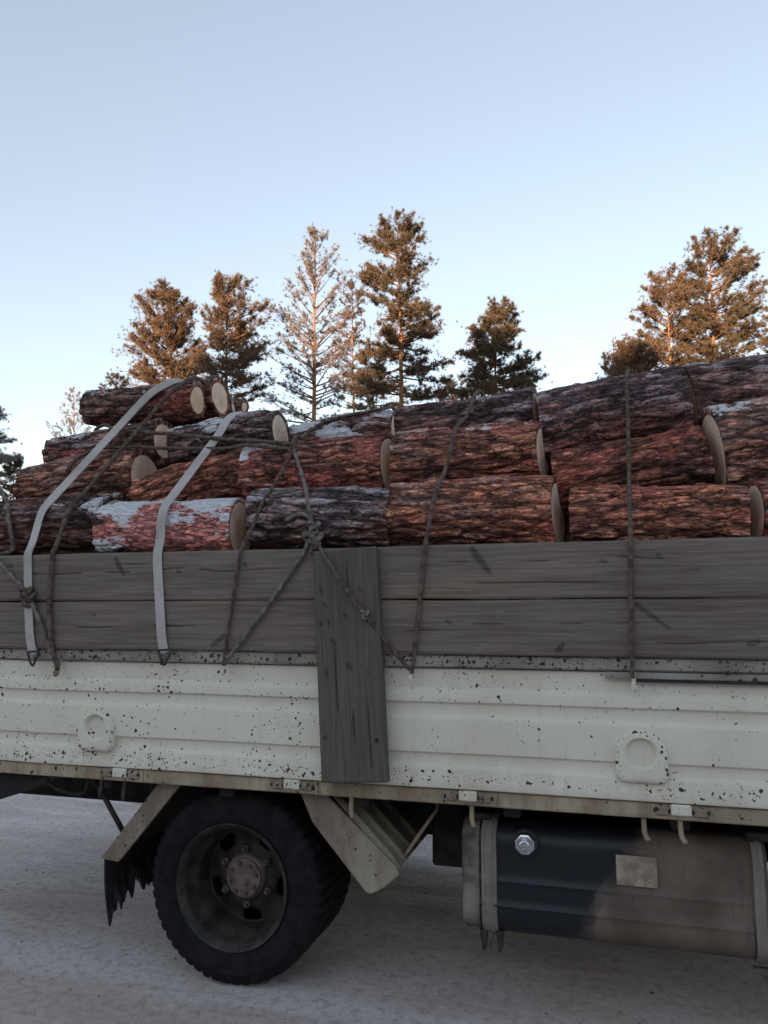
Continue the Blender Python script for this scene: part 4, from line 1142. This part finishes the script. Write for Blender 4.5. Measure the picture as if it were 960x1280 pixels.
# how far off square the saw went, where it shows: end face leaning out towards the near side
SAW = {'B1': {2: 0.05}, 'S1': {2: 0.12}, 'T1': {2: 0.10}, 'B4': {2: 0.15}, 'S4': {2: 0.12}, 'S3': {2: 0.12}, 'T4': {2: 0.1}, 'T3': {2: 0.1}, 'S6': {0: -0.12, 1: -0.07}, 'T6': {0: -0.07, 1: -0.08}, 'B6': {0: -0.14}, 'B3': {2: 0.02}}
def make_log(key, A, B, r0, r1, style, seed, nx, nt, label, group):
    A = np.array(A); B = np.array(B)
    L = float(np.linalg.norm(B - A)); mid = 0.5 * (A + B)
    root = empty('log', mid)
    root.rotation_mode = 'QUATERNION'
    d = Vector(tuple((B - A) / L)); root.rotation_quaternion = d.to_track_quat('X', 'Z')
    tag(root, label, 'log', group)
    frost_a, snow_a, peel_a, red_a = style; red_a += 0.04
    rng = np.random.default_rng(seed)
    xs = np.linspace(-L / 2, L / 2, nx); th = np.linspace(0, 2 * math.pi, nt, endpoint=False)
    Xg = np.repeat(xs, nt); Tg = np.tile(th, nx)
    R0 = r0 + (r1 - r0) * (Xg / L + 0.5)
    cy, cz = np.cos(Tg), np.sin(Tg)
    R0 = R0 * (1 + 0.03 * np.cos(2 * Tg + rng.uniform(0, 6)) + 0.02 * np.cos(3 * Tg + rng.uniform(0, 6)))
    so = rng.uniform(0, 50, 3)
    p = np.stack([Xg, R0 * cy, R0 * sin_(Tg)], 1) + so
    low = fbm(p * np.array([3.0, 7, 7]), 3, seed)
    warp = np.stack([fbm(p * 7, 3, seed + 40), fbm(p * 11, 3, seed + 50), fbm(p * 11, 3, seed + 60)], 1) - 0.5
    pw = p + warp * np.array([0.16, 0.030, 0.030])
    f1, f2, cid = voronoi(pw * np.array([4.2, 25, 25]), seed)
    gap = sstep(0.01, 0.30, f2 - f1)                       # plates parted by furrows
    g1, g2, cid2 = voronoi(pw * np.array([13, 60, 60]), seed + 5)
    flake = sstep(0.0, 0.35, g2 - g1)
    stri = fbm(pw * np.array([5.5, 58, 58]), 5, seed + 9, 0.6)
    fine = fbm(p * np.array([40, 90, 90]), 3, seed + 12)
    layer = np.floor((cid * 0.6 + stri * 0.9 + 0.25 * cid2) * 4) / 4   # bark comes off in steps
    h = gap * (0.40 + 0.60 * cid) * 0.010 + layer * 0.006 + flake * 0.0025 * cid2 + (stri - 0.5) * 0.007 + (fine - 0.5) * 0.003
    # peeled patches, smooth and red
    up = cz
    pn = fbm(p * np.array([3.2, 6.5, 6.5]), 4, seed + 21)
    thr = np.quantile(pn, 1 - min(0.9, peel_a)) if peel_a > 0 else 9
    peel = sstep(thr - 0.012, thr + 0.012, pn) if peel_a > 0 else np.zeros_like(pn)
    h = h * (1 - 0.8 * peel) - 0.003 * peel
    # colours of the bark itself
    furrow = np.array([0.034, 0.024, 0.021]); grey = np.array([0.275, 0.235, 0.24]); brown = np.array([0.26, 0.145, 0.112])
    red = np.array([0.44, 0.18, 0.122]); tan = np.array([0.60, 0.35, 0.235]); pink = np.array([0.46, 0.19, 0.17])
    rn = fbm(p * np.array([2.4, 5, 5]), 3, seed + 30)
    wr = np.clip(sstep(0.78 - red_a * 0.55, 1.02 - red_a * 0.55, rn * 0.75 + layer * 0.10 + (1 - cid2) * 0.35), 0, 1)[:, None]
    top = (grey * (1 - 0.45 * cid2[:, None]) + brown * 0.45 * cid2[:, None]) * (0.45 + 1.0 * cid[:, None])
    c = top * (1 - wr) + (brown * (1 - cid2[:, None]) + red * cid2[:, None]) * wr
    tn = (sstep(0.66, 0.90, cid2 * 0.7 + cid * 0.3) * sstep(0.30, 0.6, rn))[:, None] * min(1, red_a * 1.1)
    c = c * (1 - tn) + tan * tn
    c = c * (0.45 + 0.75 * stri[:, None] ** 1.0 * 1.3)
    gf = (1 - gap)[:, None] * 0.8
    c = c * (1 - gf) + furrow * gf
    pk = peel[:, None]
    pc = (pink if key == 'B2' else np.array([0.30, 0.125, 0.10])) * (0.6 + 0.8 * fine[:, None])
    c = c * (1 - pk) + pc * pk
    frost = 0.10 + 1.0 * frost_a * gap * sstep(0.25, 0.75, cid + 0.5 * stri - 0.25) * sstep(0.30, 0.60, fbm(p * 5, 3, seed + 70)) * (0.6 + 0.4 * up)
    sn = fbm(p * np.array([5, 8, 8]), 4, seed + 80)
    if snow_a > 0:
        q = sn + 0.16 * up + 0.05 * gap
        t0 = np.quantile(q, 1 - 0.75 * snow_a)
        snow = sstep(t0 - 0.10, t0 + 0.12, q + (fine - 0.5) * 0.25)
        h = h + snow * 0.004
    else:
        snow = np.zeros_like(sn)
    for kn in range(rng.integers(1, 4)):                    # healed-over branch stubs
        kx = rng.uniform(-0.4, 0.4) * L; ka = rng.uniform(0, 6.28); ks = rng.uniform(0.018, 0.035)
        da = (Tg - ka + math.pi) % (2 * math.pi) - math.pi
        dd = np.hypot((Xg - kx) * 0.8, da * R0) / ks
        h = h + 0.018 * np.exp(-dd ** 2 * 1.2) - 0.010 * np.exp(-(dd / 0.45) ** 2)
    h = h + (low - 0.5) * 0.022
    R = R0 + h - 0.009
    V = np.stack([Xg, R * cy, R * sin_(Tg)], 1)
    bow = rng.uniform(-0.012, 0.012, 2)                     # hardly any log is dead straight
    arch = np.cos(math.pi * Xg / L)
    V[:, 1] += bow[0] * arch; V[:, 2] += bow[1] * arch
    # ends: the saw went through a little askew
    tilt = tl = rng.uniform(-0.05, 0.05, 4)
    for kk, vv in SAW.get(key, {}).items(): tilt[kk] = vv
    e = np.clip((Xg / L + 0.5), 0, 1)
    V[:, 0] += (tilt[0] * V[:, 1] + tilt[1] * V[:, 2]) * (1 - e) ** 3 + (tilt[2] * V[:, 1] + tilt[3] * V[:, 2]) * e ** 3
    # the bark's thickness shows as a rim round each sawn face
    Rs = R0 * 0.985 - 0.011 - 0.012
    rims = []
    for s, sl in ((0, slice(0, nt)), (1, slice((nx - 1) * nt, nx * nt))):
        rim = V[sl].copy(); rim[:, 1] = Rs[sl] * cy[sl]; rim[:, 2] = Rs[sl] * np.sin(Tg[sl])
        x_flat = np.polyfit(V[sl][:, 1], V[sl][:, 0], 1)
        rim[:, 0] = V[sl][:, 0] + (tl[2] * (rim[:, 1] - V[sl][:, 1]) + tl[3] * (rim[:, 2] - V[sl][:, 2]) if s else tl[0] * (rim[:, 1] - V[sl][:, 1]) + tl[1] * (rim[:, 2] - V[sl][:, 2])) + (-0.002 if s else 0.002)
        rims.append(rim)
    V = np.vstack([rims[0], V, rims[1]])
    c = np.vstack([c[:nt] * 0.7, c, c[-nt:] * 0.7]); frost = np.concatenate([frost[:nt] * 0, frost, frost[-nt:] * 0]); snow = np.concatenate([snow[:nt] * 0, snow, snow[-nt:] * 0])
    nx += 2
    i = np.arange(nx * nt).reshape(nx, nt); j = np.roll(i, -1, axis=1)
    F = np.stack([i[:-1].ravel(), i[1:].ravel(), j[1:].ravel(), j[:-1].ravel()], 1)
    me = mesh_from(V, F)
    set_attr(me, 'tone', np.clip(c * np.array(TINT.get(key, (1.1, 1.1, 1.1))) * 1.12, 0, 1)); set_attr(me, 'frost', np.clip(frost, 0, 1)); set_attr(me, 'snow', snow)
    obj('bark', me, M['bark'], root, True)
    # sawn faces, set just inside the bark's rim
    for s, row in ((0, V[:nt]), (1, V[-nt:])):
        c0 = row.mean(0); rings = []
        for k, sc in enumerate((1.0, 0.94, 0.8, 0.55, 0.28)):
            q = c0 + (row - c0) * sc
            q[:, 0] += (-1 if s else 1) * (0.0 if k == 0 else -0.0008) + (rng.random(nt) - 0.5) * 0.0008 * (k > 0)
            rings.append(q)
        q = np.vstack(rings + [c0[None]])
        nr = len(rings); ff = []
        for a in range(nr - 1):
            for k in range(nt): ff.append((a * nt + k, a * nt + (k + 1) % nt, (a + 1) * nt + (k + 1) % nt, (a + 1) * nt + k))
        for k in range(nt): ff.append(((nr - 1) * nt + k, (nr - 1) * nt + (k + 1) % nt, nr * nt))
        if s == 0: ff = [t[::-1] for t in ff]
        obj('sawn_face', mesh_from(q, ff), M['cut'], root, False)
    return root

def sin_(t): return np.sin(t)

GL = 'logs heaped in the front of the load'
for n, (key, (A, B, r0, r1)) in enumerate(LOGS.items()):
    small = key in ('F3', 'F4')
    make_log(key, A, B, r0, r1, STYLE[key], 100 + n * 13, 60 if small else 176, 60 if small else 180, LABEL[key], GL)

# the next rows of the load, glimpsed in the gaps
rngf = random.Random(5)
FILL = []
for y, z, r, x0, x1 in ((0.44, 1.74, 0.13, -3.2, 1.05), (0.57, 1.93, 0.115, -2.7, 1.05), (0.72, 1.78, 0.13, -3.1, 1.05), (0.70, 2.20, 0.12, -2.45, -1.55), (0.76, 2.03, 0.12, -1.45, 1.05), (0.88, 2.30, 0.11, -2.40, -1.60), (0.98, 2.0, 0.15, -2.6, 1.0)):
    x = x0
    while x < x1 - 0.3:
        l = min(rngf.uniform(0.54, 0.62), x1 - x)
        FILL.append(((x, y, z + rngf.uniform(-.015, .015)), (x + l, y, z + rngf.uniform(-.015, .015)), r, r)); x += l + 0.02
for n, (A, B, r0, r1) in enumerate(FILL):
    make_log('fill', A, B, r0, r1, (.25, .02, .05, .5), 900 + n * 7, 26, 40, 'log packed deeper in the load, glimpsed through gaps behind the front logs', 'logs packed behind the front logs')

# ------------------------------------------------------------------ ropes and straps
PATHS = {
    'R0':[(-2.864,0.200,2.174),(-2.654,0.100,1.993),(-2.565,0.108,1.877),(-2.505,0.072,1.742),(-2.529,0.120,1.665),(-2.322,-0.040,1.492),(-2.300,-0.040,1.466),(-2.242,-0.040,1.374),(-2.196,-0.040,1.277),(-2.148,-0.030,1.185)],
    'R1':[(-2.151,-0.030,1.166),(-2.183,-0.040,1.303),(-2.200,-0.040,1.449),(-2.193,-0.040,1.636),(-2.227,0.076,1.828),(-2.006,0.404,2.377),(-1.871,0.428,2.482)],
    'R2':[(-2.436,0.504,2.317),(-2.229,0.368,2.259),(-1.219,0.156,2.079)],
    'R3':[(-2.361,0.224,2.036),(-2.346,0.276,2.109),(-2.303,0.348,2.174),(-1.208,0.140,2.055)],
    'R4':[(-1.217,0.152,2.071),(-1.288,0.492,2.210),(-1.228,0.516,2.256),(-1.061,0.548,2.297),(-0.941,0.450,2.282)],
    'R5':[(-1.210,0.144,2.062),(-1.114,0.052,1.873),(-1.059,-0.008,1.732),(-1.063,0.012,1.680)],
    'R6':[(-1.210,0.136,2.048),(-1.292,-0.012,1.761),(-1.346,-0.040,1.627),(-1.374,-0.040,1.415),(-1.404,-0.040,1.200)],
    'R7':[(-1.064,0.016,1.674),(-1.080,-0.040,1.616),(-1.241,-0.040,1.400),(-1.398,-0.040,1.206)],
    'R8':[(-1.061,0.016,1.674),(-0.991,-0.090,1.616),(-0.898,-0.090,1.477),(-0.829,-0.090,1.392),(-0.758,-0.050,1.288),(-0.676,-0.040,1.197)],
    'R9':[(-0.671,-0.040,1.186),(-0.631,-0.040,1.512),(-0.622,-0.040,1.626),(-0.596,0.008,1.813),(-0.503,0.352,2.268)],
    'R10':[(0.066,-0.040,1.187),(0.071,-0.040,1.439),(0.076,-0.040,1.618),(0.094,0.260,2.100),(0.097,0.304,2.293)],
    'R11':[(-1.055,-0.008,1.720),(-1.089,-0.008,1.785),(-1.125,-0.008,1.774),(-1.172,-0.012,1.745)],
    'ST1':[(-2.267,-0.035,1.228),(-2.287,-0.036,1.289),(-2.310,-0.036,1.499),(-2.319,-0.036,1.625),(-2.374,0.088,1.842),(-2.080,0.408,2.423),(-1.973,0.440,2.486)],
    'ST2':[(-1.659,-0.035,1.243),(-1.670,-0.036,1.274),(-1.706,-0.036,1.613),(-1.712,0.028,1.839),(-1.592,0.344,2.274)],
}
def clear_of_load(Q, off):
    """push points of a rope radially out of the logs, and out of the boards"""
    for A, B, a, b in LOGS.values():
        t = (Q[:, 0] - A[0]) / (B[0] - A[0]); ok = (t > -0.01) & (t < 1.01)
        c1 = A[1] + (B[1] - A[1]) * t; c2 = A[2] + (B[2] - A[2]) * t; rr = a + (b - a) * t + 0.014 + off
        dy = Q[:, 1] - c1; dz = Q[:, 2] - c2; dist = np.hypot(dy, dz) + 1e-9
        k = np.where(ok & (dist < rr), rr / dist, 1.0)
        Q[:, 1] = c1 + dy * k; Q[:, 2] = c2 + dz * k
    board = (Q[:, 2] > 1.25) & (Q[:, 2] < 1.645)
    Q[:, 1] = np.where(board, np.minimum(Q[:, 1], -0.037 - off), Q[:, 1])
    return Q

def lay(pts, off, per=0.012):
    """taut polyline through the points, pushed clear of the logs and boards, then eased"""
    P = np.asarray(pts, float)
    L = np.concatenate([[0], np.cumsum(np.linalg.norm(np.diff(P, axis=0), axis=1))])
    s = np.linspace(0, L[-1], max(8, int(L[-1] / per)))
    Q = np.stack([np.interp(s, L, P[:, k]) for k in range(3)], 1)
    k = np.array([1, 2, 3, 2, 1]) / 9.0
    for it in range(5):
        Q = clear_of_load(Q, off)
        for a in range(3):
            e = np.concatenate([[Q[0, a]] * 2, Q[:, a], [Q[-1, a]] * 2]); sm = np.convolve(e, k, 'valid'); sm[0], sm[-1] = Q[0, a], Q[-1, a]; Q[:, a] = sm
    return Q

def rope_tube(Q, r, mb, seed=0):
    L = np.linspace(0, 1, len(Q))
    jit = (fbm(np.stack([L * 40, L * 0, L * 0 + seed], 1), 3, seed) - 0.5) * 0.0018
    Q = Q.copy(); Q[:, 0] += jit
    mb.tube(Q, r, 12, twist=2 * math.pi / 0.06 / 3 * 1.0, lobes=3, depth=0.16)
    return mb

def knot(c, s, mat, parent, name='knot', seed=0):
    t = np.linspace(0, 2 * math.pi, 70)
    pts = np.stack([c[0] + s * (np.sin(t) + 1.6 * np.sin(2 * t)) * 0.36, c[1] + s * (-np.sin(3 * t)) * 0.34, c[2] + s * (np.cos(t) - 1.6 * np.cos(2 * t)) * 0.36], 1)
    MB().tube(pts, s * 0.28, 10, twist=70, lobes=3, depth=0.14).build(name, mat, parent, True)

def over(pts, dy=0.4, dz=-0.06):
    x, y, z = pts[-1]
    return list(pts) + [(x + 0.01, y + 0.09, z + 0.03), (x + 0.02, y + 0.22, z + 0.0), (x + 0.03, y + dy, z + dz)]

def rope(pts, label, r=0.0085, mat='rope', seed=0, name='rope', off=None):
    root = tag(empty(name, pts[0]), label, 'rope', 'ropes lashing the load')
    r *= 0.88
    q = lay(pts, r if off is None else off)
    o = rope_tube(q, r, MB(), seed).build('cord', M[mat], root, True)
    o.matrix_parent_inverse = root.matrix_world.inverted() if False else o.matrix_parent_inverse
    for v in (o,): v.location = -Vector(pts[0])
    return root
def knot_on(root, c, s, mat='rope'):
    knot(c, s, M[mat], root); root.children[-1].location = -root.location

PT = PATHS
r0_ = rope(PT['R0'], 'knotted hairy rope hanging outside the tail strap to a side hook', 0.010, 'greyrope', 1)
for c in ((-2.310, -0.050, 1.478), (-2.295, -0.052, 1.455)): knot_on(r0_, c, 0.032, 'rope')
rope(over(PT['R1']), 'brown rope running up beside the tail strap over the top logs', 0.0105, 'rope', 2)
rope([(-2.52, 0.62, 2.31)] + PT['R2'], 'upper of the two level ropes stretched across the third row of logs', 0.0095, 'rope', 3)
rope(PT['R3'], 'lower of the two level ropes stretched across the third row of logs', 0.0095, 'rope', 4)
r4 = rope(over(PT['R4'], 0.3), 'rope rising from the tie over the snowy-topped log', 0.0085, 'rope', 5)
knot_on(r4, (-1.214, 0.138, 2.066), 0.022)
r5 = rope(PT['R5'] + PT['R7'], 'rope dropping to a big knot on the upright plank, then slanting to a hook', 0.009, 'greyrope', 6)
knot_on(r5, (-1.062, -0.006, 1.668), 0.040, 'greyrope'); knot_on(r5, (-1.056, -0.014, 1.718), 0.026, 'greyrope'); knot_on(r5, (-1.045, -0.035, 1.640), 0.026, 'rope')
rope(PT['R6'], 'thin rope slanting from the tie down behind to the same hook', 0.0075, 'rope', 7)
r8 = rope(PT['R8'], 'rope slanting across the upright plank to a hook on the drop side', 0.0075, 'rope', 8)
knot_on(r8, (-0.829, -0.092, 1.392), 0.017, 'greyrope')
rope(over(PT['R9']), 'rope slanting up over the dark furrowed crest log from a side hook', 0.0085, 'rope', 9)
rope(over(PT['R10']), 'upright rope crossing the biggest purple-grey log', 0.0085, 'rope', 10)
rope(PT['R11'], 'frayed loose rope end curling over the frosted blue-grey log', 0.009, 'greyrope', 11)

def strap(pts, label, w=0.041):
    root = tag(empty('cargo_strap', pts[0]), label, 'strap', 'white webbing straps over the load')
    base = np.asarray(pts, float)
    Q = lay(over(pts, 0.4, -0.05), 0.003, 0.014)
    T = np.gradient(Q, axis=0); T /= np.linalg.norm(T, axis=1)[:, None]
    S = np.stack([T[:, 2], np.zeros(len(T)), -T[:, 0]], 1)              # across the webbing, lying on the load
    flat = np.linalg.norm(S, axis=1)[:, None]; S = S / np.maximum(flat, 0.2)
    S[:, 0] = np.maximum(S[:, 0], 0.25); S /= np.linalg.norm(S, axis=1)[:, None]
    nrm = np.cross(S, T); nrm /= np.linalg.norm(nrm, axis=1)[:, None]
    if nrm[0, 1] > 0: nrm = -nrm
    V = []
    for i in range(len(Q)):
        for a, b in ((-.5, 0), (-.46, 1), (-.2, 1.0), (.2, 1.0), (.46, 1), (.5, 0), (0, -.3)):
            V.append(Q[i] + S[i] * w * a + nrm[i] * 0.003 * b)
    n = 7; F = [(i * n + k, i * n + (k + 1) % n, (i + 1) * n + (k + 1) % n, (i + 1) * n + k) for i in range(len(Q) - 1) for k in range(n)]
    o = MB().add(V, F).build('webbing', M['web'], root, angle=60); o.location = -Vector(pts[0])
    # hook: a bent wire triangle catching the rail's lip
    x, y, z = base[0]
    wv = [(x - 0.026, y - 0.004, z + 0.010), (x + 0.026, y - 0.004, z + 0.010), (x + 0.016, y - 0.010, z - 0.028), (x + 0.004, y - 0.006, z - 0.045), (x - 0.008, y - 0.010, z - 0.028), (x - 0.026, y - 0.004, z + 0.010)]
    h = MB().tube(spline(wv, 5), 0.0045, 8).build('hook', M['iron'], root, True); h.location = -Vector(pts[0])
    return root
strap(PT['ST1'], 'white webbing strap slanting over the tail end up to the top logs')
strap(PT['ST2'], 'white webbing strap crossing the snow-crusted log and the log with a round sawn end')
